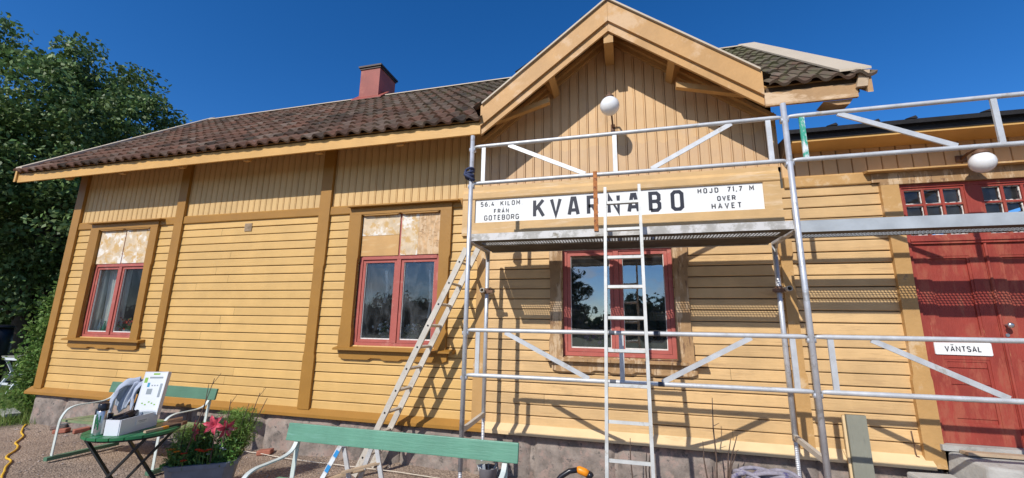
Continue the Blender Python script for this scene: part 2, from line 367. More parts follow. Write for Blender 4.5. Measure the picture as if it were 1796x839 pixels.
def tile_mat():
    m = bpy.data.materials.new('clay roof tiles')
    m.use_nodes = True
    nt = m.node_tree
    N, L = nt.nodes, nt.links
    b = N['Principled BSDF']
    b.inputs['Roughness'].default_value = 0.9
    b.inputs['Specular IOR Level'].default_value = 0.2
    g = N.new('ShaderNodeNewGeometry')
    tc = N.new('ShaderNodeTexCoord')
    cr = N.new('ShaderNodeValToRGB')
    e = cr.color_ramp.elements
    e[0].position = 0.0; e[0].color = (0.050, 0.036, 0.026, 1)
    e[1].position = 1.0; e[1].color = (0.22, 0.155, 0.115, 1)
    for p, c in ((0.3, (0.11, 0.060, 0.040, 1)), (0.6, (0.18, 0.088, 0.056, 1)), (0.85, (0.14, 0.092, 0.065, 1))):
        k = e.new(p); k.color = c
    L.new(g.outputs['Random Per Island'], cr.inputs[0])
    def noise(s, d=6):
        n = N.new('ShaderNodeTexNoise')
        n.inputs['Scale'].default_value = s
        n.inputs['Detail'].default_value = d
        n.inputs['Roughness'].default_value = 0.65
        L.new(tc.outputs['Object'], n.inputs['Vector'])
        return n.outputs['Fac']
    def mix(fac, a, colr):
        x = N.new('ShaderNodeMix'); x.data_type = 'RGBA'
        L.new(fac, x.inputs['Factor']); L.new(a, x.inputs['A']); x.inputs['B'].default_value = (*colr, 1)
        return x.outputs['Result']
    def rng(v, a, b2, lo=0.0, hi=1.0):
        r = N.new('ShaderNodeMapRange')
        r.inputs['From Min'].default_value = a; r.inputs['From Max'].default_value = b2
        r.inputs['To Min'].default_value = lo; r.inputs['To Max'].default_value = hi
        L.new(v, r.inputs['Value'])
        return r.outputs[0]
    def math_(op, a, b2):
        r = N.new('ShaderNodeMath'); r.operation = op
        L.new(a, r.inputs[0]); L.new(b2, r.inputs[1])
        return r.outputs[0]
    sp = N.new('ShaderNodeSeparateXYZ')
    L.new(g.outputs['Position'], sp.inputs[0])
    # moss and grey lichen grow on the tiles nearer the ridge and towards the right end
    xr = rng(sp.outputs['X'], -7.0, 2.0, 0.0, 0.24)
    zr = rng(sp.outputs['Z'], 4.3, 6.6, 0.0, 0.14)
    bias = math_('ADD', xr, zr)
    grey = rng(math_('ADD', noise(2.5), bias), 0.55, 0.80, 0.0, 0.75)
    c = mix(grey, cr.outputs[0], (0.115, 0.098, 0.068))
    moss = rng(math_('ADD', noise(6.0), bias), 0.74, 0.92, 0.0, 0.7)
    c = mix(moss, c, (0.12, 0.125, 0.055))
    lich = rng(noise(14.0), 0.66, 0.72, 0.0, 0.65)
    c = mix(lich, c, (0.27, 0.25, 0.24))
    L.new(c, b.inputs['Base Color'])
    bp = N.new('ShaderNodeBump')
    bp.inputs['Strength'].default_value = 0.4
    bp.inputs['Distance'].default_value = 0.008
    L.new(noise(35.0), bp.inputs['Height'])
    L.new(bp.outputs[0], b.inputs['Normal'])
    return m
MT['tile'] = tile_mat()

def ground_mat():
    m = bpy.data.materials.new('gravel and turf')
    m.use_nodes = True
    nt = m.node_tree
    N, L = nt.nodes, nt.links
    b = N['Principled BSDF']
    b.inputs['Roughness'].default_value = 0.95
    tc = N.new('ShaderNodeTexCoord')
    def noise(s, d=8, r=0.65):
        n = N.new('ShaderNodeTexNoise')
        n.inputs['Scale'].default_value = s; n.inputs['Detail'].default_value = d; n.inputs['Roughness'].default_value = r
        L.new(tc.outputs['Object'], n.inputs['Vector'])
        return n.outputs['Fac']
    cr = N.new('ShaderNodeValToRGB')
    e = cr.color_ramp.elements
    e[0].position = 0.30; e[0].color = (0.13, 0.088, 0.060, 1)
    e[1].position = 0.72; e[1].color = (0.52, 0.395, 0.29, 1)
    k = e.new(0.5); k.color = (0.285, 0.208, 0.15, 1)
    L.new(noise(38, 4, 0.75), cr.inputs[0])
    big = N.new('ShaderNodeMapRange')
    big.inputs['From Min'].default_value = 0.35; big.inputs['From Max'].default_value = 0.65
    big.inputs['To Min'].default_value = 0.75; big.inputs['To Max'].default_value = 1.25
    L.new(noise(1.3), big.inputs['Value'])
    h = N.new('ShaderNodeHueSaturation')
    L.new(cr.outputs[0], h.inputs['Color']); L.new(big.outputs[0], h.inputs['Value'])
    vo = N.new('ShaderNodeTexVoronoi')
    vo.inputs['Scale'].default_value = 55
    L.new(tc.outputs['Object'], vo.inputs['Vector'])
    # turf beyond the gravel yard
    sp = N.new('ShaderNodeSeparateXYZ')
    L.new(tc.outputs['Object'], sp.inputs[0])
    mr = N.new('ShaderNodeMapRange')
    mr.inputs['From Min'].default_value = -9.2; mr.inputs['From Max'].default_value = -9.9
    L.new(sp.outputs['X'], mr.inputs['Value'])
    mr2 = N.new('ShaderNodeMapRange')
    mr2.inputs['From Min'].default_value = -0.55; mr2.inputs['From Max'].default_value = 0.1
    L.new(sp.outputs['Y'], mr2.inputs['Value'])
    mm = N.new('ShaderNodeMath'); mm.operation = 'MULTIPLY'
    L.new(mr.outputs[0], mm.inputs[0]); L.new(mr2.outputs[0], mm.inputs[1])
    far = N.new('ShaderNodeMapRange')
    far.inputs['From Min'].default_value = -14; far.inputs['From Max'].default_value = -16
    L.new(sp.outputs['Y'], far.inputs['Value'])
    mx2 = N.new('ShaderNodeMath'); mx2.operation = 'MAXIMUM'
    L.new(mm.outputs[0], mx2.inputs[0]); L.new(far.outputs[0], mx2.inputs[1])
    mx = N.new('ShaderNodeMix'); mx.data_type = 'RGBA'
    L.new(mx2.outputs[0], mx.inputs['Factor']); L.new(h.outputs[0], mx.inputs['A'])
    mx.inputs['B'].default_value = (0.055, 0.075, 0.022, 1)
    L.new(mx.outputs['Result'], b.inputs['Base Color'])
    bp = N.new('ShaderNodeBump'); bp.inputs['Strength'].default_value = 0.8; bp.inputs['Distance'].default_value = 0.015
    ad = N.new('ShaderNodeMath'); ad.operation = 'SUBTRACT'
    L.new(noise(30, 8), ad.inputs[0]); L.new(vo.outputs['Distance'], ad.inputs[1])
    L.new(ad.outputs[0], bp.inputs['Height']); L.new(bp.outputs[0], b.inputs['Normal'])
    return m
MT['ground'] = ground_mat()

# ------------------------------------------------------------------ mesh helpers
OFF = {}

def empty(name, loc, label=None, cat=None, group=None):
    o = bpy.data.objects.new(name, None)
    o.empty_display_size = 0.1
    COL.objects.link(o)
    o.location = loc
    OFF[o.name] = Vector(loc)
    tag(o, label, cat, group)
    return o

def tag(o, label=None, cat=None, group=None, kind=None):
    if label: o['label'] = label
    if cat: o['category'] = cat
    if group: o['group'] = group
    if kind: o['kind'] = kind
    return o

class MB:
    def __init__(self):
        self.v, self.f, self.mi = [], [], []
        self.cur = 0
    def add(self, vs, fs):
        n = len(self.v)
        self.v += [tuple(p) for p in vs]
        for f in fs:
            self.f.append([i+n for i in f])
            self.mi.append(self.cur)
        return self
    def box(self, x0, x1, y0, y1, z0, z1):
        return self.add([(x0, y0, z0), (x1, y0, z0), (x1, y1, z0), (x0, y1, z0), (x0, y0, z1), (x1, y0, z1), (x1, y1, z1), (x0, y1, z1)],
                        [(0, 3, 2, 1), (4, 5, 6, 7), (0, 1, 5, 4), (1, 2, 6, 5), (2, 3, 7, 6), (3, 0, 4, 7)])
    def obox(self, c, a, b, d):
        c, a, b, d = map(Vector, (c, a, b, d))
        vs = [c + sx*a + sy*b + sz*d for sz in (-1, 1) for sx, sy in ((-1, -1), (1, -1), (1, 1), (-1, 1))]
        return self.add(vs, [(0, 3, 2, 1), (4, 5, 6, 7), (0, 1, 5, 4), (1, 2, 6, 5), (2, 3, 7, 6), (3, 0, 4, 7)])
    def bar(self, p, q, w, h, upv=(0, 0, 1)):
        p, q = Vector(p), Vector(q)
        d = (q-p); l = d.length; d.normalize()
        s = d.cross(Vector(upv))
        if s.length < 1e-4: s = d.cross(Vector((1, 0, 0)))
        s.normalize()
        u = s.cross(d).normalized()
        return self.obox((p+q)/2, d*l/2, s*w/2, u*h/2)
    def tube(self, pts, r, n=8, cap=True, closed=False):
        pts = [Vector(p) for p in pts]
        k = len(pts)
        rr = r if isinstance(r, (list, tuple)) else [r]*k
        vs, fs = [], []
        prev = None
        for i, p in enumerate(pts):
            if closed: t = pts[(i+1) % k] - pts[i-1]
            else: t = pts[min(i+1, k-1)] - pts[max(i-1, 0)]
            t.normalize()
            if prev is None:
                a = t.orthogonal().normalized()
            else:
                a = (prev - t*prev.dot(t)).normalized()
            prev = a
            b = t.cross(a)
            for j in range(n):
                th = 2*math.pi*j/n
                vs.append(p + (a*math.cos(th)+b*math.sin(th))*rr[i])
        m = k if closed else k-1
        for i in range(m):
            for j in range(n):
                fs.append((i*n+j, i*n+(j+1) % n, ((i+1) % k)*n+(j+1) % n, ((i+1) % k)*n+j))
        if cap and not closed:
            fs.append(tuple(range(n-1, -1, -1)))
            fs.append(tuple((k-1)*n+j for j in range(n)))
        return self.add(vs, fs)
    def flat(self, pts, w, t, side):
        # flat iron strip along pts, broad side along the vector side
        pts = [Vector(p) for p in pts]; side = Vector(side).normalized()
        vs, fs = [], []
        k = len(pts)
        for i, p in enumerate(pts):
            d = (pts[min(i+1, k-1)]-pts[max(i-1, 0)]).normalized()
            nn = d.cross(side).normalized()
            for a, b in ((-1, -1), (1, -1), (1, 1), (-1, 1)):
                vs.append(p + side*w/2*a + nn*t/2*b)
        for i in range(k-1):
            for j in range(4):
                fs.append((i*4+j, i*4+(j+1) % 4, (i+1)*4+(j+1) % 4, (i+1)*4+j))
        fs += [(3, 2, 1, 0), tuple((k-1)*4+j for j in range(4))]
        return self.add(vs, fs)
    def lathe(self, prof, c, n=20):
        c = Vector(c)
        vs, fs = [], []
        for r, z in prof:
            for j in range(n):
                th = 2*math.pi*j/n
                vs.append(c+Vector((r*math.cos(th), r*math.sin(th), z)))
        for i in range(len(prof)-1):
            for j in range(n):
                fs.append((i*n+j, i*n+(j+1) % n, (i+1)*n+(j+1) % n, (i+1)*n+j))
        fs.append(tuple(range(n-1, -1, -1)))
        fs.append(tuple((len(prof)-1)*n+j for j in range(n)))
        return self.add(vs, fs)
    def prism_xz(self, poly, y0, y1):
        # polygon in the facade plane (x, z), from depth y0 (front) to y1 (back)
        n = len(poly)
        vs = [(x, y0, z) for x, z in poly]+[(x, y1, z) for x, z in poly]
        fs = [tuple(range(n)), tuple(range(2*n-1, n-1, -1))]
        fs += [(i, i+n, (i+1) % n+n, (i+1) % n) for i in range(n)]
        return self.add(vs, fs)
    def prism_yz(self, poly, x0, x1):
        n = len(poly)
        vs = [(x0, y, z) for y, z in poly]+[(x1, y, z) for y, z in poly]
        fs = [tuple(range(n)), tuple(range(2*n-1, n-1, -1))]
        fs += [(i, i+n, (i+1) % n+n, (i+1) % n) for i in range(n)]
        return self.add(vs, fs)
    def prism_xy(self, poly, z0, z1):
        n = len(poly)
        vs = [(x, y, z0) for x, y in poly]+[(x, y, z1) for x, y in poly]
        fs = [tuple(range(n-1, -1, -1)), tuple(range(n, 2*n))]
        fs += [(i, (i+1) % n, (i+1) % n+n, i+n) for i in range(n)]
        return self.add(vs, fs)
    def build(self, name, mats, parent=None, smooth=False, origin=None):
        me = bpy.data.meshes.new(name)
        o = bpy.data.objects.new(name, me)
        COL.objects.link(o)
        off = Vector((0, 0, 0))
        if parent is not None:
            off = OFF[parent.name]
            o.parent = parent
            OFF[o.name] = off
        elif origin is not None:
            off = Vector(origin); o.location = off
            OFF[o.name] = off
        else:
            OFF[o.name] = off
        me.from_pydata([(x-off.x, y-off.y, z-off.z) for x, y, z in self.v], [], self.f)
        if not isinstance(mats, (list, tuple)): mats = [mats]
        for m in mats:
            me.materials.append(MT[m] if isinstance(m, str) else m)
        if len(mats) > 1:
            me.polygons.foreach_set('material_index', self.mi)
        if smooth:
            me.polygons.foreach_set('use_smooth', [True]*len(self.f))
        import bmesh
        bm = bmesh.new(); bm.from_mesh(me)
        if name != 'pane': bmesh.ops.recalc_face_normals(bm, faces=bm.faces)
        bm.to_mesh(me); bm.free()
        me.update()
        return o

def quads(name, arr, m, parent=None, origin=None):
    """arr: (n, k, 3) polygons, built fast"""
    n, k = arr.shape[0], arr.shape[1]
    off = OFF[parent.name] if parent is not None else Vector(origin or (0, 0, 0))
    a = (arr - np.array(off)).reshape(-1, 3).astype(np.float32)
    me = bpy.data.meshes.new(name)
    me.vertices.add(n*k); me.vertices.foreach_set('co', a.ravel())
    me.loops.add(n*k); me.loops.foreach_set('vertex_index', np.arange(n*k, dtype=np.int32))
    me.polygons.add(n)
    me.polygons.foreach_set('loop_start', np.arange(0, n*k, k, dtype=np.int32))
    me.polygons.foreach_set('loop_total', np.full(n, k, dtype=np.int32))
    me.materials.append(MT[m])
    me.update(calc_edges=True); me.validate()
    o = bpy.data.objects.new(name, me)
    COL.objects.link(o)
    if parent is not None: o.parent = parent
    else: o.location = off
    OFF[o.name] = off
    return o

def unit(a):
    return a/np.linalg.norm(a, axis=-1, keepdims=True)

def leaf_quads(pos, size, asp=0.55, droop=0.3, curl=0.25, outward=None):
    n = len(pos)
    d = unit(RNG.normal(size=(n, 3)) + np.array([0, 0, -droop]) + (0 if outward is None else outward))
    s = unit(np.cross(d, RNG.normal(size=(n, 3))))
    nn = np.cross(d, s)
    L = (size*RNG.uniform(0.6, 1.3, n))[:, None]
    W = L*asp
    base = pos - d*L*0.5
    tip = pos + d*L*0.5
    l = pos + s*W*0.5 + nn*L*curl*0.3
    r = pos - s*W*0.5 + nn*L*curl*0.3
    return np.stack([base, r, tip, l], 1)

# ------------------------------------------------------------------ ground
def ground_z(x, y):
    t = min(max((x-0.2)/1.0, 0), 1); t = t*t*(3-2*t)
    u = min(max((y+2.4)/1.2, 0), 1)
    z = 0.26*t*u
    if x < 3 and x > -9.3 and y > -6:
        z += 0.018*(mnoise.noise(Vector((x*1.3, y*1.3, 0)))) + 0.008*mnoise.noise(Vector((x*4, y*4, 3)))
        wl = max(0, 1-abs(y+0.02)/0.35)          # soil banked against the plinth
        z += 0.05*wl*wl*(0.6+mnoise.noise(Vector((x*2.1, 5, 0))))
    return z - 0.02
g = MB()
xs = [-900, -300, -120, -60, -30, -20, -16, -13, -11] + [round(-10+i*0.12, 3) for i in range(130)] + [6, 8, 12, 20, 40, 100, 300, 900]
ys = [-900, -300, -120, -60, -30, -15, -8] + [round(-6+i*0.12, 3) for i in range(54)] + [1, 2, 4, 8, 14, 25, 50, 100, 300, 900]
vs = [(x, y, ground_z(x, y)) for y in ys for x in xs]
nx = len(xs)
g.add(vs, [(j*nx+i, j*nx+i+1, (j+1)*nx+i+1, (j+1)*nx+i) for j in range(len(ys)-1) for i in range(nx-1)])
tag(g.build('ground', 'ground', smooth=True), kind='structure')

# ------------------------------------------------------------------ station house
XL, XC, XR = -9.42, 1.70, 5.6          # left corner, gable corner, far right of the low wing
house = empty('station_house', (-4, 0, 0), 'yellow wooden station house with tiled roof, gable and granite plinth', 'building')
HB = 3.19                               # underside of the belt board
OPEN = [(-8.70, -7.52, 1.37, 3.16), (-3.56, -2.36, 1.37, 3.16), (-0.74, 0.50, 1.33, 2.60), (2.72, 3.95, 0.40, 3.16)]

def siding(name, x0, x1, m, z0=0.545, z1=HB+0.02, h=0.12, jit=0.0012, joints=True):
    b = MB()
    nrow = int(round((z1-z0)/h))
    h = (z1-z0)/nrow
    for k in range(nrow):
        za = z0+k*h
        segs = [(x0, x1)]
        for (a, c, e, f) in OPEN:
            if za+h*0.5 > e and za+h*0.5 < f:
                new = []
                for (s, t) in segs:
                    if c <= s or a >= t: new.append((s, t)); continue
                    if a > s: new.append((s, a))
                    if c < t: new.append((c, t))
                segs = new
        for (s, t) in segs:
            cuts = [s]
            if joints and t-s > 1.8 and random.random() < 0.55:
                cuts.append(random.uniform(s+0.5, t-0.5))
            cuts.append(t)
            for a, c in zip(cuts[:-1], cuts[1:]):
                n = max(1, int((c-a)/0.7))
                dz0, dy0 = random.uniform(-jit, jit), random.uniform(-0.001, 0.001)
                prof = [(0.0115, 0.0), (-0.022, 0.002), (-0.0245, 0.008), (-0.0195, h*0.84), (-0.017, h*0.912), (-0.006, h*0.936), (0.0115, h*0.937)]
                vs, fs = [], []
                for i in range(n+1):
                    x = a+0.0015+(c-a-0.003)*i/n
                    wv = 0.0016*mnoise.noise(Vector((x*1.1, k*3.7, x0)))
                    wy = 0.0015*mnoise.noise(Vector((x*1.7, k*2.1, 9)))
                    for (y, z) in prof:
                        vs.append((x, y+dy0+wy, za+z+dz0+wv))
                q = len(prof)
                for i in range(n):
                    for j in range(q-1):
                        fs.append((i*q+j, (i+1)*q+j, (i+1)*q+j+1, i*q+j+1))
                b.add(vs, fs)
    return b.build(name, m, house)

bays = [(XL, -6.95, 'yellow_new'), (-6.95, -4.19, 'yellow_new'), (-4.19, -1.755, 'yellow_new'), (-1.755, 1.625, 'yellow_old'), (1.625, XR, 'yellow_old')]
for a, c, m in bays:
    siding('siding', a, c, m)

# wall core behind the boarding (with the openings left open), side and back walls
core = MB()
def core_strip(x0, x1, z0, z1): core.box(x0, x1, 0.012, 0.14, z0, z1)
edges = [XL]
for (a, c, e, f) in OPEN:
    if edges[-1] < XC < a:
        core_strip(edges[-1], XC, 0.43, 4.12); core_strip(XC, a, 0.43, 3.58)
    else:
        core_strip(edges[-1], a, 0.43, 4.45 if a < -2 else 4.12)
    core_strip(a, c, 0.43, e)
    core_strip(a, c, f, 4.45 if a < -2 else (4.12 if a < XC else 3.58))
    edges.append(c)
core_strip(edges[-1], XR, 0.43, 3.58)
core.box(XL, XL+0.14, 0.14, 6.0, -0.1, 4.1)
core.box(XL, XR, 5.9, 6.04, -0.1, 3.5)
core.box(XR-0.14, XR, 0.14, 5.9, -0.1, 3.4)
core.box(-6.95, -6.85, 0.14, 5.9, 0.4, 3.9)
core.box(-1.8, -1.7, 0.14, 5.9, 0.4, 3.9)
core.box(XC-0.1, XC, 0.14, 5.9, 0.4, 3.9)
core.box(XL+.14, XR-.14, 0.14, 5.9, 0.38, 0.43)
core.box(XL+.14, XR-.14, 0.14, 5.9, 3.45, 3.5)
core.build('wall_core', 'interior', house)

# vertical panelling above the belt
def top_gable(x): return 5.53-0.165-0.76*abs(x+0.11)
def panelling(name, x0, x1, z0, ztop, m, wd, y=0.0, bead=True):
    b = MB()
    n = int(round((x1-x0)/wd)); wd = (x1-x0)/n
    for i in range(n):
        a = x0+i*wd
        zb = z0+random.uniform(-0.002, 0.002)
        pr = [(0, 0.004), (0.0035, -0.012), (wd-0.026, -0.013), (wd-0.022, -0.006), (wd-0.018, -0.014), (wd-0.006, -0.014), (wd-0.002, 0.004)]
        if not bead:
            pr = [(0, 0.004), (0.005, -0.013), (wd-0.009, -0.013), (wd-0.004, 0.004)]
        vs = []
        dy = random.uniform(-0.0012, 0.0012)
        for dx, yy in pr:
            vs.append((a+dx, y+yy+dy, zb)); vs.append((a+dx, y+yy+dy, ztop(a+dx)))
        fs = [(2*j, 2*j+2, 2*j+3, 2*j+1) for j in range(len(pr)-1)]
        b.add(vs, fs)
    return b.build(name, m, house)
panelling('vertical_panelling', XL, -6.95, 3.315, lambda x: 4.45, 'panel_new', 0.112)
panelling('vertical_panelling', -6.95, -4.19, 3.315, lambda x: 4.45, 'panel_new', 0.112)
panelling('vertical_panelling', -4.19, -1.80, 3.315, lambda x: 4.45, 'panel_new', 0.112)
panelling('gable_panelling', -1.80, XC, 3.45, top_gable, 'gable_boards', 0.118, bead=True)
panelling('vertical_panelling', XC, XR, 3.312, lambda x: 3.60, 'panel_old', 0.135, bead=False)
gb = MB()
gb.prism_xz([(-1.84, 3.4), (XC, 3.4), (XC, top_gable(XC)+0.02), (-0.11, 5.38), (-1.84, top_gable(-1.84)+0.02)], 0.012, 0.10)
gb.box(XC-0.10, XC-0.002, 0.10, 3.0, 3.4, 4.55)
gb.build('gable_backing', 'panel_old', house)

# corner and bay boards with chamfered narrower middle stretches
def bay_board(x0, x1, z0, z1, m, breaks=(1.25, 2.45), y0=-0.062):
    d = 0.012
    lo, hi = breaks
    left = [(x0, z0), (x0, lo-0.03), (x0+d, lo+0.02), (x0+d, hi-0.02), (x0, hi+0.03), (x0, z1)]
    right = [(x1, z1), (x1, hi+0.03), (x1-d, hi-0.02), (x1-d, lo+0.02), (x1, lo-0.03), (x1, z0)]
    b = MB(); b.prism_xz(left+right, y0, 0.0)
    return b.build('bay_board', m, house)
bay_board(XL-0.02, -9.26, 0.55, 4.45, 'ochre_new')
bay_board(-7.03, -6.86, 0.55, 4.45, 'ochre_new')
bay_board(-4.28, -4.10, 0.55, 4.45, 'ochre_new')
bay_board(-1.83, -1.68, 0.55, 2.80, 'ochre_old')
bay_board(1.57, 1.70, 0.55, 2.80, 'ochre_old')
bb = MB(); bb.box(XL-0.022, XL+0.0, 0.0, 0.12, 0.55, 4.2); bb.build('corner_return', 'ochre_new', house)

# belt board
for a, c, m in ((-9.26, -7.03, 'ochre_new'), (-6.86, -4.28, 'ochre_new'), (-4.10, -2.06, 'ochre_new'), (1.702, XR, 'ochre_old')):
    b = MB()
    b.prism_yz([(0.0, 3.19), (-0.040, 3.19), (-0.046, 3.20), (-0.046, 3.30), (-0.034, 3.318), (0, 3.322)], a, c)
    b.build('belt_board', m, house)

# skirting with sloped top
for a, c, m in ((XL-0.13, -1.69, 'ochre_new'), (-1.688, 1.93, 'bare'), (1.935, 2.62, 'bare')):
    b = MB()
    b.prism_yz([(0.02, 0.575), (-0.026, 0.565), (-0.105, 0.500), (-0.105, 0.462), (-0.03, 0.445), (0.02, 0.445)], a, c)
    b.build('skirting_board', m, house)

# granite plinth blocks
pl = MB()
x = XL-0.02
gaps = [-7.95, -6.2]
while x < 2.7:
    L = random.uniform(0.7, 1.35)
    x1 = min(x+L, 2.75)
    n, mrows = max(3, int((x1-x)/0.06)), 9
    dy = random.uniform(-0.012, 0.012)
    sd = random.random()*50
    vs, fs = [], []
    for j in range(mrows+1):
        for i in range(n+1):
            u, v = i/n, j/mrows
            px_, pz_ = x+0.006+(x1-x-0.012)*u, -0.25+(0.69)*v
            e = min(u, 1-u)*(x1-x); ev = min(1-v, v)*0.69
            r = 0.06*math.exp(-e/0.022)+0.03*math.exp(-ev/0.03)
            y = -0.045+dy+r - 0.022*mnoise.noise(Vector((px_*3.1+sd, pz_*3.1, 1))) - 0.012*mnoise.noise(Vector((px_*9+sd, pz_*9, 4))) - 0.006*mnoise.noise(Vector((px_*22, pz_*22, 8+sd)))
            vs.append((px_, y, pz_))
    q = n+1
    fs = [(j*q+i, j*q+i+1, (j+1)*q+i+1, (j+1)*q+i) for j in range(mrows) for i in range(n)]
    pl.add(vs, fs)
    x = x1
pl.box(XL, XR, 0.01, 0.3, -0.2, 0.43)
pl.box(XL-0.02, XL+0.25, 0.0, 6.0, -0.2, 0.43)
pl.build('plinth', 'stone', house, smooth=True)

# small wall vent
b = MB()
for i in range(7): b.box(-5.62+i*0.02, -5.612+i*0.02, -0.034, -0.02, 3.02, 3.14)
for i in range(7): b.box(-5.62, -5.488, -0.033, -0.021, 3.02+i*0.019, 3.027+i*0.019)
b.build('wall_vent', 'oldwood', house)

# ------------------------------------------------------------------ windows
def casing_side(b, x0, x1, z0, z1, br, flip):
    d = 0.014
    lo, hi = br
    o, i = (x0, x1) if not flip else (x1, x0)
    s = 1 if not flip else -1
    pts = [(o, z0), (o, lo-0.02), (o+s*d, lo+0.03), (o+s*d, hi-0.03), (o, hi+0.02), (o, z1),
           (i, z1), (i, hi+0.02), (i-s*d*0.6, hi-0.03), (i-s*d*0.6, lo+0.03), (i, lo-0.02), (i, z0)]
    b.prism_xz(pts, -0.066, 0.0)

def window(x0, x1, z0, z1, zbar, cas_l, cas_r, trim, head=True, sill_x=0.12, lower_trim=None, gl='glass'):
    f = MB()
    xm = (x0+x1)/2
    yo, yi = 0.002, 0.075
    fr = 0.045
    f.box(x0, x0+fr, yo, yi, z0, z1); f.box(x1-fr, x1, yo, yi, z0, z1)
    f.box(x0+fr, x1-fr, yo, yi, z1-fr, z1); f.box(x0+fr, x1-fr, yo, yi, z0, z0+fr)
    f.box(xm-0.03, xm+0.03, yo-0.004, yi, z0+fr, z1-fr)
    if zbar < z1: f.box(x0+fr, x1-fr, yo-0.008, yi, zbar-0.03, zbar+0.03)
    zt = min(zbar-0.03, z1-fr)
    for a, c in ((x0+fr, xm-0.03), (xm+0.03, x1-fr)):
        s = 0.042
        ya, yb = 0.014, 0.060
        e = 0.003
        f.box(a+e, a+s, ya, yb, z0+fr+e, zt-e); f.box(c-s, c-e, ya, yb, z0+fr+e, zt-e)
        f.box(a+s, c-s, ya, yb, zt-s, zt-e); f.box(a+s, c-s, ya, yb, z0+fr+e, z0+fr+s)
        f.cur = 1
        p = 0.007
        f.box(a+s, a+s+p, ya+0.012, yb-0.014, z0+fr+s, zt-s); f.box(c-s-p, c-s, ya+0.012, yb-0.014, z0+fr+s, zt-s)
        f.box(a+s+p, c-s-p, ya+0.010, yb-0.014, z0+fr+s, z0+fr+s+0.014)
        f.cur = 0
    w = f.build('window', ['red', 'putty'], house)
    for a, c in ((x0+fr, xm-0.03), (xm+0.03, x1-fr)):
        p = MB(); p.add([(a+0.04, 0.038, z0+fr+0.04), (c-0.04, 0.038, z0+fr+0.04), (c-0.04, 0.038, zt-0.04), (a+0.04, 0.038, zt-0.04)], [(0, 1, 2, 3)])
        p.build('pane', gl, w)
    n_ = MB()
    n_.box(x0+0.001, x0+0.016, 0.076, 0.22, z0, zt+0.03); n_.box(x1-0.016, x1-0.001, 0.076, 0.22, z0, zt+0.03)
    n_.box(x0+0.016, x1-0.016, 0.076, 0.32, z0-0.001, z0+0.016)
    for a, c in ((x0+0.018, xm-0.004), (xm+0.004, x1-0.018)):
        n_.box(a, a+0.045, 0.125, 0.155, z0+0.02, zt+0.02); n_.box(c-0.045, c, 0.125, 0.155, z0+0.02, zt+0.02)
        n_.box(a+0.045, c-0.045, 0.125, 0.155, z0+0.02, z0+0.06)
    n_.build('inner_frame', 'innerpaint', w)
    c = MB()
    br = (z0+0.22, z1-0.62) if z1 > 3 else (z0+0.2, z1-0.25)
    casing_side(c, cas_l, x0-0.002, z0-0.035, z1 if head else z1, br, False)
    c.build('casing', trim, w)
    c = MB()
    casing_side(c, x1+0.002, cas_r, z0-0.035, z1, br, True)
    c.build('casing', trim, w)
    if head:
        h = MB()
        h.box(cas_l, cas_r, -0.066, 0, z1+0.001, 3.262)
        n = 8
        for s in (0.18, 0.68):
            a = x0+(x1-x0)*s-0.02
        h.prism_xz([(x0+0.05, z1-0.02), (xm-0.05, z1-0.02), (xm, z1-0.0), (xm+0.05, z1-0.02), (x1-0.05, z1-0.02), (x1-0.01, z1+0.0), (x0+0.01, z1+0.0)], -0.060, 0)
        h.prism_yz([(0, 3.30), (-0.14, 3.278), (-0.14, 3.2645), (0, 3.2645)], cas_l-0.0, cas_r+0.11)
        h.build('head_board', trim, w)
    s = MB()
    s.prism_yz([(0.0, z0-0.005), (-0.125, z0-0.032), (-0.125, z0-0.056), (0, z0-0.056)], cas_l-0.03, cas_r+sill_x)
    mt = lower_trim or trim
    a, c2 = cas_l+0.03, cas_r+0.02
    q = (c2-a)
    poly = [(a, z0-0.057), (a, z0-0.15), (a+0.04*q, z0-0.172), (a+0.28*q, z0-0.172), (a+0.31*q, z0-0.150), (a+0.40*q, z0-0.150), (a+0.43*q, z0-0.172),
            (a+0.57*q, z0-0.172), (a+0.60*q, z0-0.150), (a+0.69*q, z0-0.150), (a+0.72*q, z0-0.172), (a+0.96*q, z0-0.172), (c2, z0-0.15), (c2, z0-0.057)]
    s.prism_xz(poly, -0.062, 0)
    s.build('sill', mt, w)
    return w

wA = window(-8.70, -7.52, 1.38, 3.165, 2.56, -8.90, -7.36, 'ochre_new', gl='glass_clear')
wB = window(-3.56, -2.36, 1.38, 3.165, 2.56, -3.75, -2.20, 'ochre_new')
wC = window(-0.74, 0.50, 1.345, 2.60, 2.65, -0.90, 0.665, 'peeled', head=False, gl='glass_mirror')
# boarded-up top lights
def board(w, x0, x1, z0, z1, m, y=-0.022):
    b = MB(); b.box(x0, x1, y, y+0.018, z0, z1); b.build('board_panel', m, w)
board(wA, -8.692, -8.122, 2.580, 3.150, 'osb_white', -0.016); board(wA, -8.098, -7.528, 2.582, 3.152, 'osb_white', -0.017)
board(wB, -3.552, -2.975, 2.866, 3.150, 'osb_white', -0.017); board(wB, -3.552, -2.975, 2.580, 2.862, 'ply_tan', -0.016)
board(wB, -2.945, -2.690, 2.580, 3.150, 'osb_white', -0.017); board(wB, -2.687, -2.368, 2.584, 3.146, 'osb', -0.018)
# frieze above the third window
b = MB(); b.box(-0.90, 0.665, -0.05, 0, 2.602, 2.80); b.build('casing', 'peeled', wC)

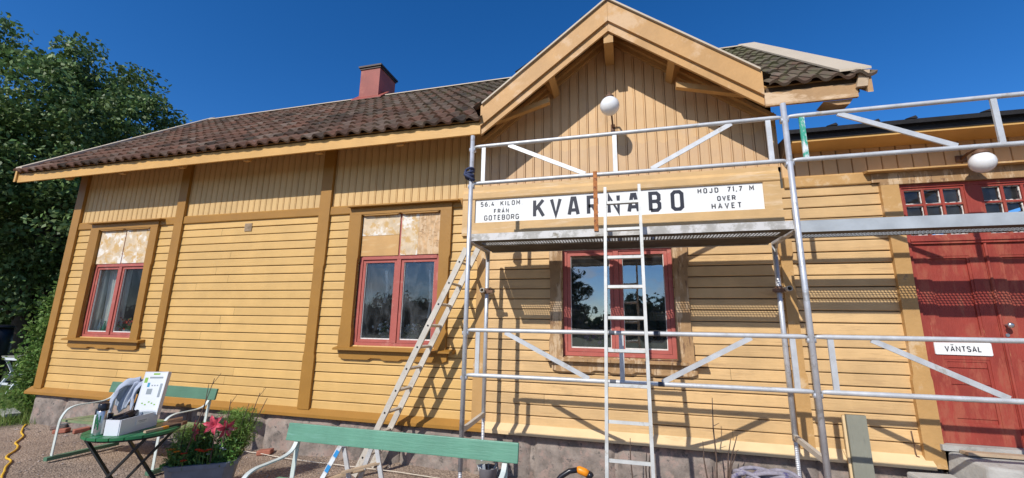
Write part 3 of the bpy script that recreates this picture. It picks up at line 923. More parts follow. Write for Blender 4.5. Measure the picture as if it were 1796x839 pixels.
# ------------------------------------------------------------------ waiting room doors
def doors():
    f = MB()
    x0, x1, zt = 2.725, 3.945, 3.155
    f.box(x0, x0+0.03, -0.03, 0.08, 0.66, zt); f.box(x1-0.03, x1, -0.03, 0.08, 0.66, zt)
    f.box(x0+0.03, x1-0.03, -0.03, 0.08, zt-0.035, zt)
    f.box(x0+0.03, x1-0.03, -0.028, 0.08, 2.535, 2.60)
    f.box(x0+0.03, x1-0.03, -0.040, -0.028, 2.560, 2.585)
    xm = (x0+x1)/2
    f.box(xm-0.06, xm+0.06, -0.026, 0.08, 2.60, zt-0.035)
    d = f.build('door', 'red_door', house)
    # transom lights
    for a, c in ((x0+0.03, xm-0.06), (xm+0.06, x1-0.03)):
        t = MB()
        za, zb = 2.60, zt-0.035
        fr = 0.024
        t.box(a, a+fr, -0.018, 0.05, za, zb); t.box(c-fr, c, -0.018, 0.05, za, zb)
        t.box(a+fr, c-fr, -0.018, 0.05, zb-fr, zb); t.box(a+fr, c-fr, -0.018, 0.05, za, za+fr)
        gx = [a+fr+(c-a-2*fr)*i/3 for i in range(4)]
        gz = [za+fr+(zb-za-2*fr)*i/3 for i in range(4)]
        for i in (1, 2): t.box(gx[i]-0.011, gx[i]+0.011, -0.016, 0.04, za+fr, zb-fr)
        for i in range(3):
            xa, xb = gx[i]+(0.011 if i else 0), gx[i+1]-(0.011 if i < 2 else 0)
            for j in (1, 2): t.box(xa, xb, -0.014, 0.038, gz[j]-0.010, gz[j]+0.010)
            t.cur = 1
            for j in range(3):
                zc, zd = gz[j]+(0.010 if j else 0), gz[j+1]-(0.010 if j < 2 else 0)
                # ragged putty line round every little pane
                n = 6
                for side in range(4):
                    for k in range(n):
                        p = 0.004+0.007*random.random()
                        if side < 2:
                            u0, u1 = xa+(xb-xa)*k/n, xa+(xb-xa)*(k+1)/n
                            if side == 0: t.box(u0, u1, 0.0, 0.012, zc, zc+p)
                            else: t.box(u0, u1, 0.0, 0.012, zd-p, zd)
                        else:
                            u0, u1 = zc+0.012+(zd-zc-0.024)*k/n, zc+0.012+(zd-zc-0.024)*(k+1)/n
                            if side == 2: t.box(xa, xa+p, 0.001, 0.011, u0, u1)
                            else: t.box(xb-p, xb, 0.001, 0.011, u0, u1)
            t.cur = 0
        tr = t.build('transom_window', ['red_door', 'putty'], d)
        p = MB(); p.add([(a+0.02, 0.016, za+0.02), (c-0.02, 0.016, za+0.02), (c-0.02, 0.016, zb-0.02), (a+0.02, 0.016, zb-0.02)], [(0, 1, 2, 3)])
        p.build('pane', 'glass_dull', d)
    # two leaves with sunk panels
    for a, c, s in ((x0+0.033, xm-0.002, 0), (xm+0.002, x1-0.033, 1)):
        l = MB()
        za, zb = 0.685, 2.532
        l.box(a, c, 0.012, 0.045, za, zb)
        st = 0.115
        l.box(a, a+st, -0.006, 0.012, za, zb); l.box(c-st, c, -0.006, 0.012, za, zb)
        for z0_, z1_ in ((za, za+0.16), (1.43, 1.63), (zb-0.12, zb)):
            l.box(a+st, c-st, -0.005, 0.012, z0_, z1_)
        for z0_, z1_ in ((za+0.16, 1.43), (1.63, zb-0.12)):
            p = 0.022
            l.box(a+st, a+st+p, -0.001, 0.012, z0_, z1_); l.box(c-st-p, c-st, -0.001, 0.012, z0_, z1_)
            l.box(a+st+p, c-st-p, -0.001, 0.012, z0_, z0_+p); l.box(a+st+p, c-st-p, -0.001, 0.012, z1_-p, z1_)
        # board joints in the lower panel
        for k in range(4):
            zz = za+0.22+k*0.15
            l.box(a+st+0.024, c-st-0.024, 0.004, 0.012, zz, zz+0.142) if True else None
        if s == 1:
            l.tube([(a+0.018, -0.008, za), (a+0.018, -0.008, zb)], 0.014, 6)
        l.build('door_leaf', 'red_door', d)
    k = MB()
    k.tube([(3.385, -0.006, 1.75), (3.385, -0.05, 1.75)], 0.010)
    k.tube([(3.385, -0.05, 1.75), (3.385, -0.062, 1.75), (3.385, -0.075, 1.75), (3.385, -0.082, 1.75)], [0.018, 0.026, 0.024, 0.010], 12)
    k.build('door_knob', 'steel', d, smooth=True)
    k = MB(); k.tube([(3.385, -0.006, 1.66), (3.385, -0.012, 1.66)], 0.016, 12); k.build('keyhole_plate', 'steel', d)
    for a, c in ((2.565, 2.722), (3.948, 4.11)):
        cs = MB()
        casing_side(cs, a, c, 0.47, 3.155, (1.25, 2.75), a > 3)
        cs.build('casing', 'ochre_old', d)
    h = MB()
    h.box(2.565, 4.11, -0.066, 0, 3.157, 3.19)
    h.box(2.50, 4.18, -0.058, 0, 3.19, 3.285)
    h.build('head_board', 'peeled', d)
    h = MB(); h.prism_yz([(0, 3.325), (-0.135, 3.303), (-0.135, 3.287), (0, 3.287)], 2.44, 4.24)
    h.build('head_board', 'ochre_old', d)
    t = MB(); t.box(2.69, 3.99, -0.10, 0.08, 0.635, 0.683); t.build('threshold', 'concrete', d)
doors()

# ------------------------------------------------------------------ roof
SL = 0.80
def zmain(y): return 4.17+SL*(y+0.51)
RIDGE_Y = 2.66
def gable_top(x): return 5.50-0.76*abs(x+0.11)

def tile_field(b, origin, U, V, width, length, skip=None, w=0.185, row=0.335, flip=False):
    origin, U, V = Vector(origin), Vector(U).normalized(), Vector(V).normalized()
    Nn = U.cross(V).normalized()
    if Nn.z < 0: Nn = -Nn
    nc, nr = int(math.ceil(width/w)), int(math.ceil(length/row))
    for r in range(nr):
        for c in range(nc):
            mid = origin+U*((c+0.5)*w)+V*(r*row+row*0.5)
            if skip and skip(mid): continue
            j = [random.uniform(-1, 1) for _ in range(4)]
            v0 = r*row-0.03+j[0]*0.010
            v1 = min(v0+row+0.05, length)
            vs, fs = [], []
            K = 9
            for k in range(K):
                s = k/(K-1)
                u = c*w+s*(w+0.012)+j[3]*0.004
                hgt = 0.030*math.sin(2*math.pi*(s+0.02))*(0.9 if s < 0.5 else 0.75)
                lift = 0.052+j[1]*0.005+j[2]*0.006*(s-0.5)
                vs.append(origin+U*u+V*v0+Nn*(hgt+lift-0.030))
                vs.append(origin+U*u+V*v0+Nn*(hgt+lift))
                vs.append(origin+U*u+V*v1+Nn*(hgt+0.018))
            for k in range(K-1):
                a, d = k*3, (k+1)*3
                fs += [(a+1, d+1, d+2, a+2), (a, d, d+1, a+1)]
            b.add(vs, fs)

rf = MB()
def skip_main(p):
    return abs(p.x+0.11) < 1.60 and zmain(p.y) < gable_top(p.x)+0.03
LEN = (RIDGE_Y+0.56)/math.cos(math.atan(SL))
tile_field(rf, (-10.17, -0.56, zmain(-0.56)), (1, 0, 0), (0, 1, SL), 12.50, LEN, skip_main)
# gable roof, both slopes
GL = 1.60*math.sqrt(1+0.76**2)
def skip_g(p): return zmain(p.y) > gable_top(p.x)+0.05
for s in (-1, 1):
    tile_field(rf, (-0.11+s*1.60, -0.50 if s > 0 else 1.3, gable_top(-0.11+1.60)), (0, 1 if s > 0 else -1, 0), (-s, 0, 0.76), 1.80, GL, skip_g)
roof = rf.build('roof', 'tile', house, smooth=False)
rb = MB()
def slab(b, pts, t):
    pts = [Vector(p) for p in pts]
    n = (pts[1]-pts[0]).cross(pts[2]-pts[0]).normalized()
    if n.z < 0: n = -n
    lo = [p-n*t for p in pts]
    b.add(pts+lo, [(0, 1, 2, 3), (7, 6, 5, 4), (0, 4, 5, 1), (1, 5, 6, 2), (2, 6, 7, 3), (3, 7, 4, 0)])
slab(rb, [(-10.15, -0.49, zmain(-0.49)-0.012), (-1.70, -0.49, zmain(-0.49)-0.012), (-1.70, RIDGE_Y, zmain(RIDGE_Y)-0.012), (-10.15, RIDGE_Y, zmain(RIDGE_Y)-0.012)], 0.03)
slab(rb, [(1.48, -0.49, zmain(-0.49)-0.012), (2.33, -0.49, zmain(-0.49)-0.012), (2.33, RIDGE_Y, zmain(RIDGE_Y)-0.012), (1.48, RIDGE_Y, zmain(RIDGE_Y)-0.012)], 0.03)
slab(rb, [(-1.7, 0.25, zmain(0.25)-0.02), (1.48, 0.25, zmain(0.25)-0.02), (1.48, RIDGE_Y, zmain(RIDGE_Y)-0.02), (-1.7, RIDGE_Y, zmain(RIDGE_Y)-0.02)], 0.03)
slab(rb, [(-10.15, RIDGE_Y, zmain(RIDGE_Y)-0.005), (2.33, RIDGE_Y, zmain(RIDGE_Y)-0.005), (2.33, 6.5, zmain(RIDGE_Y)-SL*(6.5-RIDGE_Y)), (-10.15, 6.5, zmain(RIDGE_Y)-SL*(6.5-RIDGE_Y))], 0.04)
for s in (-1, 1):
    xe = -0.11+s*1.555
    slab(rb, [(-0.11, -0.47, gable_top(-0.11)-0.02), (xe, -0.47, gable_top(xe)-0.02), (xe, 1.0, gable_top(xe)-0.02), (-0.11, 1.0, gable_top(-0.11)-0.02)], 0.035)
rb.build('soffit', 'soffit', roof)
# left end wall up to the roof
b = MB(); b.prism_yz([(0.0, 4.0), (RIDGE_Y, zmain(RIDGE_Y)-0.1), (5.9, 4.0)], XL, XL+0.12); b.build('end_gable', 'panel_new', house)
b = MB(); b.prism_yz([(0.10, 3.4), (0.10, zmain(0.1)-0.08), (RIDGE_Y, zmain(RIDGE_Y)-0.08), (5.9, 4.0), (5.9, 3.4)], XC-0.10, XC); b.build('end_gable', 'panel_old', house)

# fascia boards along the eaves, rafter feet below
b = MB(); b.box(-10.16, -1.668, -0.535, -0.505, 3.965, 4.115); b.build('fascia', 'fascia', roof)
b = MB(); b.box(1.452, 2.27, -0.535, -0.505, 3.935, 4.085); b.build('fascia', 'rake_peel', roof)
b = MB(); b.box(-10.14, -1.70, -0.504, -0.485, 4.03, 4.15); b.box(1.48, 2.30, -0.504, -0.485, 4.0, 4.15); b.build('eave_gap_shade', 'darkwood', roof)  # dark strips added as painted shade in the gap between fascia and tiles
xx = -9.0
while xx < -1.8:
    b = MB(); b.prism_yz([(-0.484, 3.950), (-0.484, 4.12), (-0.002, 4.50), (-0.002, 4.36), (-0.40, 4.03), (-0.43, 3.955)], xx-0.05, xx+0.05)
    b.build('rafter_end', 'soffit', roof)
    xx += 1.24
b = MB(); b.prism_xz([(1.98, 3.935), (2.10, 3.885), (2.20, 3.885), (2.235, 3.935)], -0.50, -0.32)
b.build('purlin_end', 'rake_peel', roof)
# left verge: bargeboard and cream cap
def verge(x0, x1, zoff, th, y0=-0.56, y1=RIDGE_Y, m='verge', name='verge_cap'):
    b = MB()
    b.prism_yz([(y0, zmain(y0)+zoff), (y1, zmain(y1)+zoff), (y1, zmain(y1)+zoff+th), (y0, zmain(y0)+zoff+th)], x0, x1)
    return b.build(name, m, roof)
verge(-10.21, -10.165, -0.16, 0.20, m='fascia', name='bargeboard')
verge(-10.23, -10.08, 0.055, 0.055)
verge(2.34, 2.385, -0.17, 0.19, m='rake_peel', name='bargeboard')
verge(2.13, 2.40, 0.080, 0.025)
b = MB(); b.obox((2.315, -0.55, 4.11), (0.045, 0, 0), (0, 0.02, 0), (0.02, 0, 0.085)); b.build('bargeboard_end', 'oldwood', roof)
# ridge caps
zr = zmain(RIDGE_Y)
b = MB()
for x0, x1 in ((-10.22, -5.72), (-5.14, 2.40)):
    b.prism_yz([(RIDGE_Y-0.16, zr-0.04), (RIDGE_Y-0.16, zr-0.02), (RIDGE_Y, zr+0.085), (RIDGE_Y+0.16, zr-0.02), (RIDGE_Y+0.16, zr-0.04), (RIDGE_Y, zr+0.068)], x0, x1)
b.build('ridge_cap', 'verge', roof)

# gable bargeboards, two stepped boards on each rake, cream flashing on top
for s in (-1, 1):
    def rk(x): return 5.525-0.757*abs(x+0.11)
    xe = -1.668 if s < 0 else 1.45
    a = -0.11+s*0.001
    b = MB(); b.prism_xz([(a, rk(-0.11)-0.285), (xe, rk(xe)-0.285), (xe, rk(xe)-0.018), (a, rk(-0.11)-0.018)], -0.545, -0.512)
    b.build('bargeboard', 'rake', roof)
    b = MB(); b.prism_xz([(a, rk(-0.11)-0.40), (xe, rk(xe)-0.385), (xe, rk(xe)-0.27), (a, rk(-0.11)-0.27)], -0.511, -0.480)
    b.build('bargeboard', 'rake', roof)
    b = MB(); b.prism_xz([(a, rk(-0.11)-0.008), (xe-0.02*s, rk(xe)-0.008), (xe-0.02*s, rk(xe)+0.016), (a, rk(-0.11)+0.016)], -0.575, -0.44)
    b.build('verge_cap', 'verge', roof)
    # moulding where the gable wall meets the soffit
    b = MB()
    xw = -1.80 if s < 0 else 1.68
    b.prism_xz([(a, top_gable(-0.11)-0.075), (xw, top_gable(xw)-0.075), (xw, top_gable(xw)+0.01), (a, top_gable(-0.11)+0.01)], -0.055, -0.004)
    b.prism_xz([(a, top_gable(-0.11)-0.02), (xw, top_gable(xw)-0.02), (xw, top_gable(xw)+0.03), (a, top_gable(-0.11)+0.03)], -0.11, -0.058)
    b.build('rake_moulding', 'soffit', roof)
    # purlin and lower bracket carrying the overhang
    xp = -0.11+s*0.74
    b = MB()
    nrm = Vector((s*0.605, 0, 0.796)); tng = Vector((-s*0.796, 0, 0.605))
    zc = rk(xp)-0.285
    b.obox((xp, -0.24, zc+0.03), tng*0.045, (0, 0.235, 0), nrm*0.085)
    b.build('purlin', 'soffit', roof)
    b = MB()
    xq0, xq1 = -0.11+s*0.74, -0.11+s*1.45
    b.prism_xz([(xq0, 4.40), (xq1, 4.20), (xq1, 4.265), (xq0, 4.465)], -0.32, -0.25)
    b.build('eave_bracket', 'soffit', roof)
b = MB(); b.box(-0.165, -0.055, -0.478, 0.0, 4.99, 5.20); b.build('purlin', 'soffit', roof)

# chimney with its flashing
b = MB()
cx0, cx1, cy0, cy1 = -5.69, -5.20, 2.45, 3.10
b.box(cx0, cx1, cy0, cy1, 6.3, 7.38)
b.cur = 1
b.box(cx0-0.045, cx1+0.045, cy0-0.045, cy1+0.045, 7.38, 7.42)
b.box(cx0-0.02, cx1+0.02, cy0-0.02, cy1+0.02, 7.34, 7.38)
b.cur = 0
b.prism_yz([(cy0-0.10, zmain(cy0-0.10)+0.09), (RIDGE_Y, zr+0.12), (RIDGE_Y, zr+0.145), (cy0-0.10, zmain(cy0-0.10)+0.115)], cx0-0.12, cx1+0.14)
b.build('chimney', ['chimney', 'soot'], roof)

# low roof of the right wing
b = MB()
b.box(XC+0.02, XR, -0.335, -0.015, 3.590, 3.612); b.build('wing_soffit', 'fascia', house)
b = MB()
b.prism_yz([(-0.345, 3.612), (-0.345, 3.700), (-0.33, 3.715), (6.0, 4.1), (6.0, 4.05), (-0.31, 3.64), (-0.31, 3.612)], XC+0.01, XR)
b.prism_yz([(-0.40, 3.665), (-0.41, 3.705), (-0.34, 3.722), (-0.34, 3.700)], XC-0.02, XR)
for k in range(9):
    a = 1.95+k*0.42+random.uniform(-0.1, 0.1)
    b.prism_xz([(a, 3.718), (a+0.10, 3.718), (a+0.085, 3.745)], -0.40, -0.30)
b.build('wing_roof', 'felt', house)
b = MB(); b.prism_yz([(-0.33, 3.59), (-0.33, 3.70), (0.3, 3.74), (0.3, 3.50), (0, 3.50)], XC+0.001, XC+0.012); b.build('wing_end_board', 'darkwood', house)

# ------------------------------------------------------------------ lettering
GLY = {
 'K': (.62, [[(0, 0), (0, 1)], [(.60, 1), (.05, .42)], [(.24, .60), (.62, 0)]]),
 'V': (.62, [[(0, 1), (.31, 0), (.62, 1)]]),
 'A': (.62, [[(0, 0), (.22, 1), (.40, 1), (.62, 0)], [(.08, .27), (.54, .27)]]),
 'a': (.62, [[(0, 0), (.31, 1), (.62, 0)], [(.10, .30), (.52, .30)]]),
 'R': (.58, [[(0, 0), (0, 1), (.42, 1), (.58, .86), (.58, .60), (.42, .46), (0, .46)], [(.30, .46), (.60, 0)]]),
 'N': (.62, [[(0, 0), (0, 1), (.62, 0), (.62, 1)]]),
 'B': (.56, [[(0, 0), (0, 1), (.40, 1), (.54, .87), (.54, .63), (.42, .52), (.56, .38), (.56, .13), (.42, 0), (0, 0)], [(0, .52), (.42, .52)]]),
 'O': (.56, ['c', (.14, 0), (.42, 0), (.56, .12), (.56, .88), (.42, 1), (.14, 1), (0, .88), (0, .12)]),
 'F': (.50, [[(0, 0), (0, 1), (.50, 1)], [(0, .52), (.40, .52)]]),
 'G': (.58, [[(.58, .82), (.42, 1), (.14, 1), (0, .86), (0, .14), (.14, 0), (.42, 0), (.58, .14), (.58, .46), (.34, .46)]]),
 'T': (.58, [[(0, 1), (.58, 1)], [(.29, 1), (.29, 0)]]),
 'E': (.48, [[(.48, 1), (0, 1), (0, 0), (.48, 0)], [(0, .52), (.38, .52)]]),
 'I': (.02, [[(.01, 0), (.01, 1)]]),
 'L': (.46, [[(0, 1), (0, 0), (.46, 0)]]),
 'M': (.72, [[(0, 0), (0, 1), (.36, .34), (.72, 1), (.72, 0)]]),
 'H': (.58, [[(0, 0), (0, 1)], [(.58, 0), (.58, 1)], [(0, .52), (.58, .52)]]),
 'J': (.46, [[(.46, 1), (.46, .14), (.32, 0), (.14, 0), (0, .14), (0, .22)]]),
 'D': (.58, [[(0, 0), (0, 1), (.40, 1), (.58, .84), (.58, .16), (.40, 0), (0, 0)]]),
 'S': (.54, [[(.54, .84), (.40, 1), (.14, 1), (0, .86), (0, .66), (.14, .54), (.40, .48), (.54, .34), (.54, .14), (.40, 0), (.14, 0), (0, .16)]]),
 '5': (.54, [[(.52, 1), (.06, 1), (.03, .56), (.38, .60), (.54, .46), (.54, .14), (.40, 0), (.14, 0), (0, .12)]]),
 '6': (.54, [[(.46, 1), (.22, .92), (0, .50), (0, .14), (.14, 0), (.40, 0), (.54, .14), (.54, .42), (.40, .56), (.10, .54)]]),
 '4': (.58, [[(.42, 0), (.42, .46)], [(.30, 1), (0, .24), (.58, .24)]]),
 '7': (.52, [[(0, 1), (.52, 1), (.16, 0)]]),
 '1': (.14, [[(.0, .86), (.13, 1), (.13, 0)]]),
 ',': (.06, [[(.05, .10), (.0, -.14)]]),
 '.': (.05, [[(.0, .03), (.07, .03)]]),
}
def stroke(b, pts, wd, y, closed=False):
    n = len(pts)
    P2 = [Vector(p) for p in pts]
    L, Rr = [], []
    for i in range(n):
        if closed: a, c = P2[i-1], P2[(i+1) % n]
        else: a, c = (P2[i-1] if i else None), (P2[i+1] if i < n-1 else None)
        p = P2[i]
        d1 = (p-a).normalized() if a is not None else None
        d2 = (c-p).normalized() if c is not None else None
        if d1 is None: d1 = d2
        if d2 is None: d2 = d1
        n1, n2 = Vector((-d1.y, d1.x)), Vector((-d2.y, d2.x))
        m = (n1+n2)
        m = m.normalized() if m.length > 1e-5 else n1
        k = wd/2/max(0.42, m.dot(n1))
        L.append(p+m*k); Rr.append(p-m*k)
    vs = [(p.x, y, p.y) for p in L]+[(p.x, y, p.y) for p in Rr]
    m_ = n if closed else n-1
    b.add(vs, [(i, (i+1) % n, n+(i+1) % n, n+i) for i in range(m_)])

def letter(b, ch, x, z, h, sw, y, wscale=1.0):
    """x, z: outer lower left corner; h: outer height; sw: stroke width. Returns the outer width"""
    wd, st = GLY[ch]
    ih = h-sw
    f = lambda p: (x+sw/2+p[0]*ih*wscale, z+sw/2+p[1]*ih)
    if st and st[0] == 'c':
        stroke(b, [f(p) for p in st[1:]], sw, y, True)
    else:
        for k, s in enumerate(st):
            stroke(b, [f(p) for p in s], sw, y-0.0004*k)
    return wd*ih*wscale+sw

def word(b, text, x0, x1, z0, z1, sw, y):
    """fit a word into a box by spreading its letters"""
    h = z1-z0
    ws = [GLY[c][0]*(h-sw)+sw for c in text]
    gap = (x1-x0-sum(ws))/max(1, len(text)-1)
    x = x0
    pos = []
    for c, wdt in zip(text, ws):
        letter(b, c, x, z0, h, sw, y); pos.append((x, wdt))
        x += wdt+gap
    return pos

sg = empty('station_sign', (-0.19, -0.03, 2.80), 'long white enamel station name sign with black letters in an ochre board frame', 'sign')
b = MB(); b.box(-1.885, 1.495, -0.034, -0.026, 2.965, 3.285); b.build('sign_panel', 'white', sg)
b = MB()
b.prism_yz([(-0.001, 3.275), (-0.052, 3.278), (-0.062, 3.292), (-0.062, 3.365), (-0.036, 3.405), (-0.036, 3.460), (-0.001, 3.472)], -2.05, 1.66)
b.build('frame_board', 'sign_frame', sg)
b = MB(); b.box(-2.05, 1.66, -0.058, -0.001, 2.800, 2.966); b.build('frame_board', 'sign_frame', sg)
b = MB(); b.box(-2.05, -1.880, -0.055, -0.001, 2.967, 3.274); b.build('frame_board', 'sign_frame', sg)
b = MB(); b.box(1.490, 1.66, -0.055, -0.001, 2.967, 3.274); b.build('frame_board', 'sign_frame', sg)
t = MB()
YS = -0.0352
for ch, xa, xb in (('K', -1.11, -0.955), ('V', -0.895, -0.745), ('A', -0.675, -0.525), ('R', -0.44, -0.30), ('N', -0.195, -0.045), ('A', 0.035, 0.185), ('B', 0.28, 0.42), ('O', 0.525, 0.668)):
    sw = 0.042
    k = (xb-xa-sw)/(GLY[ch][0]*(0.250-sw))
    letter(t, ch, xa, 2.998, 0.250, sw, YS, k)
s_ = 0.0115
for tx, xa, xb, za, zb in (('56,4', -1.81, -1.62, 3.183, 3.248), ('KILOM.', -1.54, -1.245, 3.183, 3.248), ('FRaN', -1.625, -1.425, 3.088, 3.145), ('GOTEBORG', -1.755, -1.290, 2.995, 3.065),
                           ('HOJD', 0.82, 1.04, 3.188, 3.250), ('71,7', 1.13, 1.285, 3.188, 3.250), ('M', 1.355, 1.425, 3.188, 3.250), ('OVER', 1.02, 1.21, 3.090, 3.148), ('HaVET', 0.955, 1.265, 2.997, 3.064)):
    p = word(t, tx, xa, xb, za, zb, s_, YS)
    if tx == 'FRaN':
        px_, pw = p[2]
        stroke(t, [(px_+pw/2-0.005, zb+0.008), (px_+pw/2+0.005, zb+0.008)], 0.007, YS)
t.build('lettering', 'black', sg)

vs_ = empty('door_sign', (3.03, -0.012, 1.47), 'small white plate lettered VANTSAL on the left red door leaf', 'sign')
b = MB(); b.prism_xz([(2.815, 1.472), (3.235, 1.468), (3.245, 1.476), (3.245, 1.578), (3.235, 1.587), (2.815, 1.582), (2.808, 1.575), (2.808, 1.478)], -0.016, -0.0065)
b.build('plate', 'white', vs_)
t = MB()
p = word(t, 'VaNTSaL', 2.885, 3.165, 1.500, 1.552, 0.0085, -0.0172)
stroke(t, [(p[1][0]+p[1][1]/2-0.012, 1.5635), (p[1][0]+p[1][1]/2+0.012, 1.5635)], 0.005, -0.0172)
t.build('lettering', 'black', vs_)

# ------------------------------------------------------------------ wall lamps
def sphere(b, c, r, n=24, m=14, sz=1.0):
    prof = [(max(1e-4, r*math.sin(math.pi*i/m)), -r*sz*math.cos(math.pi*i/m)) for i in range(m+1)]
    b.lathe(prof, c, n)
lp = empty('wall_lamp', (-0.12, 0, 4.1), 'white globe lamp on a thin bracket high in the gable', 'lamp')
b = MB(); sphere(b, (-0.12, -0.40, 4.21), 0.112); b.build('globe', 'globe', lp, smooth=True)
b = MB(); b.lathe([(0.05, 0), (0.048, 0.025), (0.03, 0.04), (0.012, 0.045), (0.010, 0.075), (0.004, 0.08)], (-0.12, -0.40, 4.312), 14); b.build('cap', 'brownmetal', lp, smooth=True)
b = MB()
b.tube([(-0.10, 0.0, 4.10), (-0.10, -0.05, 4.13), (-0.11, -0.18, 4.26), (-0.117, -0.30, 4.36), (-0.12, -0.37, 4.385), (-0.12, -0.40, 4.37)], 0.011)
b.box(-0.125, -0.075, -0.022, -0.012, 4.03, 4.16)
b.tube([(-0.09, -0.02, 4.03), (-0.09, -0.035, 3.99), (-0.092, -0.02, 3.95)], 0.005)
b.tube([(-0.12, -0.02, 4.02), (-0.06, -0.02, 4.02)], 0.007)
b.build('bracket', 'brownmetal', lp, smooth=True)
lp = empty('wall_lamp', (3.31, 0, 3.3), 'white glass globe lamp over the red waiting room doors', 'lamp')
b = MB(); sphere(b, (3.305, -0.26, 3.265), 0.098); b.build('globe', 'globe', lp, smooth=True)
b = MB(); b.lathe([(0.062, 0), (0.058, 0.022), (0.035, 0.045), (0.014, 0.055), (0.012, 0.085), (0.004, 0.09)], (3.305, -0.26, 3.345), 14); b.build('cap', 'brownmetal', lp, smooth=True)
b = MB()
b.tube([(3.305, -0.01, 3.395), (3.305, -0.12, 3.415), (3.305, -0.22, 3.418), (3.305, -0.26, 3.41)], 0.013)
b.box(3.26, 3.35, -0.024, -0.013, 3.36, 3.43)
b.build('bracket', 'brownmetal', lp, smooth=True)

# ------------------------------------------------------------------ scaffold
YF, YB = -0.95, -0.30
PX = (-1.60, 1.46, 4.52)
scf = empty('scaffold', (0, -0.6, 0), 'galvanised tube scaffold with guard rails and metal decks in front of the gable', 'scaffold')
def sleeve(b, x, y, z): b.lathe([(0.030, -0.035), (0.031, -0.03), (0.031, 0.03), (0.030, 0.035)], (x, y, z), 12)
for i, x in enumerate(PX):
    b = MB()
    b.tube([(x-0.012*(x > 0)*0, YF, 0.30), (x, YF, 3.735)], 0.024, 12)
    for z in (1.185, 1.62, 3.175, 3.60):
        b.box(x-0.032, x+0.032, YF-0.012, YF+0.036, z-0.05, z-0.012)
    b.build('post', 'alu', scf, smooth=True)
    b = MB(); b.tube([(x, YB, 0.66), (x, YB, 2.60)], 0.024, 12); b.build('post', 'alu', scf, smooth=True)
    for y, zt in ((YF, 0.66), (YB, 0.70)):
        b = MB()
        gz = ground_z(x, y)
        zz = gz+0.02
        pts, rr = [], []
        while zz < zt:
            pts.append((x, y, zz)); rr.append(0.0165 if len(pts) % 2 else 0.0195); zz += 0.008
        b.tube(pts, rr, 10)
        b.box(x-0.075, x+0.075, y-0.075, y+0.075, gz+0.005, gz+0.014)
        b.build('base_jack', 'alu', scf)
    b = MB()
    b.bar((x, YF, 0.665), (x, YB, 0.70), 0.035, 0.045)
    b.build('transom', 'ladder_pale', scf)
    b = MB()
    b.bar((x+0.002, YF+0.02, 2.555), (x+0.002, YB, 2.545), 0.05, 0.05)
    for y, s in ((YF, 1), (YB, -1)):
        b.prism_yz([(y, 2.535), (y+s*0.13, 2.535), (y, 2.38)], x-0.004, x+0.004)
    b.build('transom', 'deck', scf)
def guard(x0, x1, za, zb, y, green=False, marks=()):
    b = MB()
    r = 0.0205
    for z in (za, zb):
        b.tube([(x0+0.028, y, z-0.004), (x0+0.05, y, z), (x0+0.10, y, z), (x1-0.10, y, z), (x1-0.05, y, z), (x1-0.028, y, z-0.004)], [0.013, 0.017, r, r, 0.017, 0.013], 12)
    return b.build('guard_rail', 'alu_white', scf, smooth=True)
def guard_web(x0, x1, za, zb, y, green):
    b = MB()
    xm = (x0+x1)/2
    for k, x in enumerate((x0+0.135, xm, x1-0.14)):
        b.cur = 1 if green and k == 0 else 0
        b.box(x-0.021, x+0.021, y-0.009, y+0.009, za+0.018, zb-0.018)
    b.cur = 0
    b.bar((x0+0.42, y-0.003, zb-0.017), (xm-0.30, y-0.003, za+0.017), 0.016, 0.042, (0, 0, 1))
    b.bar((x1-0.45, y-0.003, zb-0.017), (xm+0.34, y-0.003, za+0.017), 0.016, 0.042, (0, 0, 1))
    b.build('guard_brace', ['alu_white', 'greenpaint'], scf)
for i in (0, 1):
    for za, zb in ((1.185, 1.62), (3.175, 3.60)):
        guard(PX[i], PX[i+1], za, zb, YF)
        guard_web(PX[i], PX[i+1], za, zb, YF, i == 1 and za > 3)
# dark tape marks on the lower rails
for x, z in ((-0.155, 1.62), (0.245, 1.62), (-0.155, 1.185), (0.26, 1.185)):
    b = MB(); b.tube([(x-0.027, YF, z), (x+0.027, YF, z)], 0.0215, 12); b.build('tape_band', 'greymark', scf)

def perf_plank(name, x0, x1, y0, y1, z0, z1, m, rows=5):
    b = MB()
    b.box(x0, x1, y0, y0+0.004, z0, z1)               # front flange
    b.box(x0, x1, y1-0.004, y1, z0, z1-0.012)         # back flange
    rf_, rb_ = 0.125, 0.030
    ya, yb = y0+rf_, y1-rb_
    zt_ = z0+0.003
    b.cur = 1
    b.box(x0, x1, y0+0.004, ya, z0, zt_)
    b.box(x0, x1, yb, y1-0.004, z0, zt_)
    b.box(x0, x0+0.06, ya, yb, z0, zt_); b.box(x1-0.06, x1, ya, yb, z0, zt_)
    ch = (yb-ya)/rows
    n = int((x1-x0-0.12)/ch); cw = (x1-x0-0.12)/n
    for i in range(n):
        for j in range(rows):
            off = 0.25*cw if j % 2 else -0.25*cw
            cx_, cy_ = x0+0.06+(i+0.5)*cw, ya+(j+0.5)*ch
            hw, hh = cw*0.44, ch*0.44
            X0, X1, Y0, Y1 = cx_-cw/2, cx_+cw/2, cy_-ch/2, cy_+ch/2
            z = z0+0.0015
            sk = 0.04*cw if j % 2 else -0.04*cw
            vs = [(X0, Y0, z), (X1, Y0, z), (X1, Y1, z), (X0, Y1, z), (cx_-hw+sk, cy_, z), (cx_+sk, cy_-hh, z), (cx_+hw+sk, cy_, z), (cx_+sk, cy_+hh, z)]
            b.add(vs, [(0, 5, 4), (0, 1, 5), (1, 6, 5), (1, 2, 6), (2, 7, 6), (2, 3, 7), (3, 4, 7), (3, 0, 4)])
    return b.build(name, [m, 'deck_under'], scf)
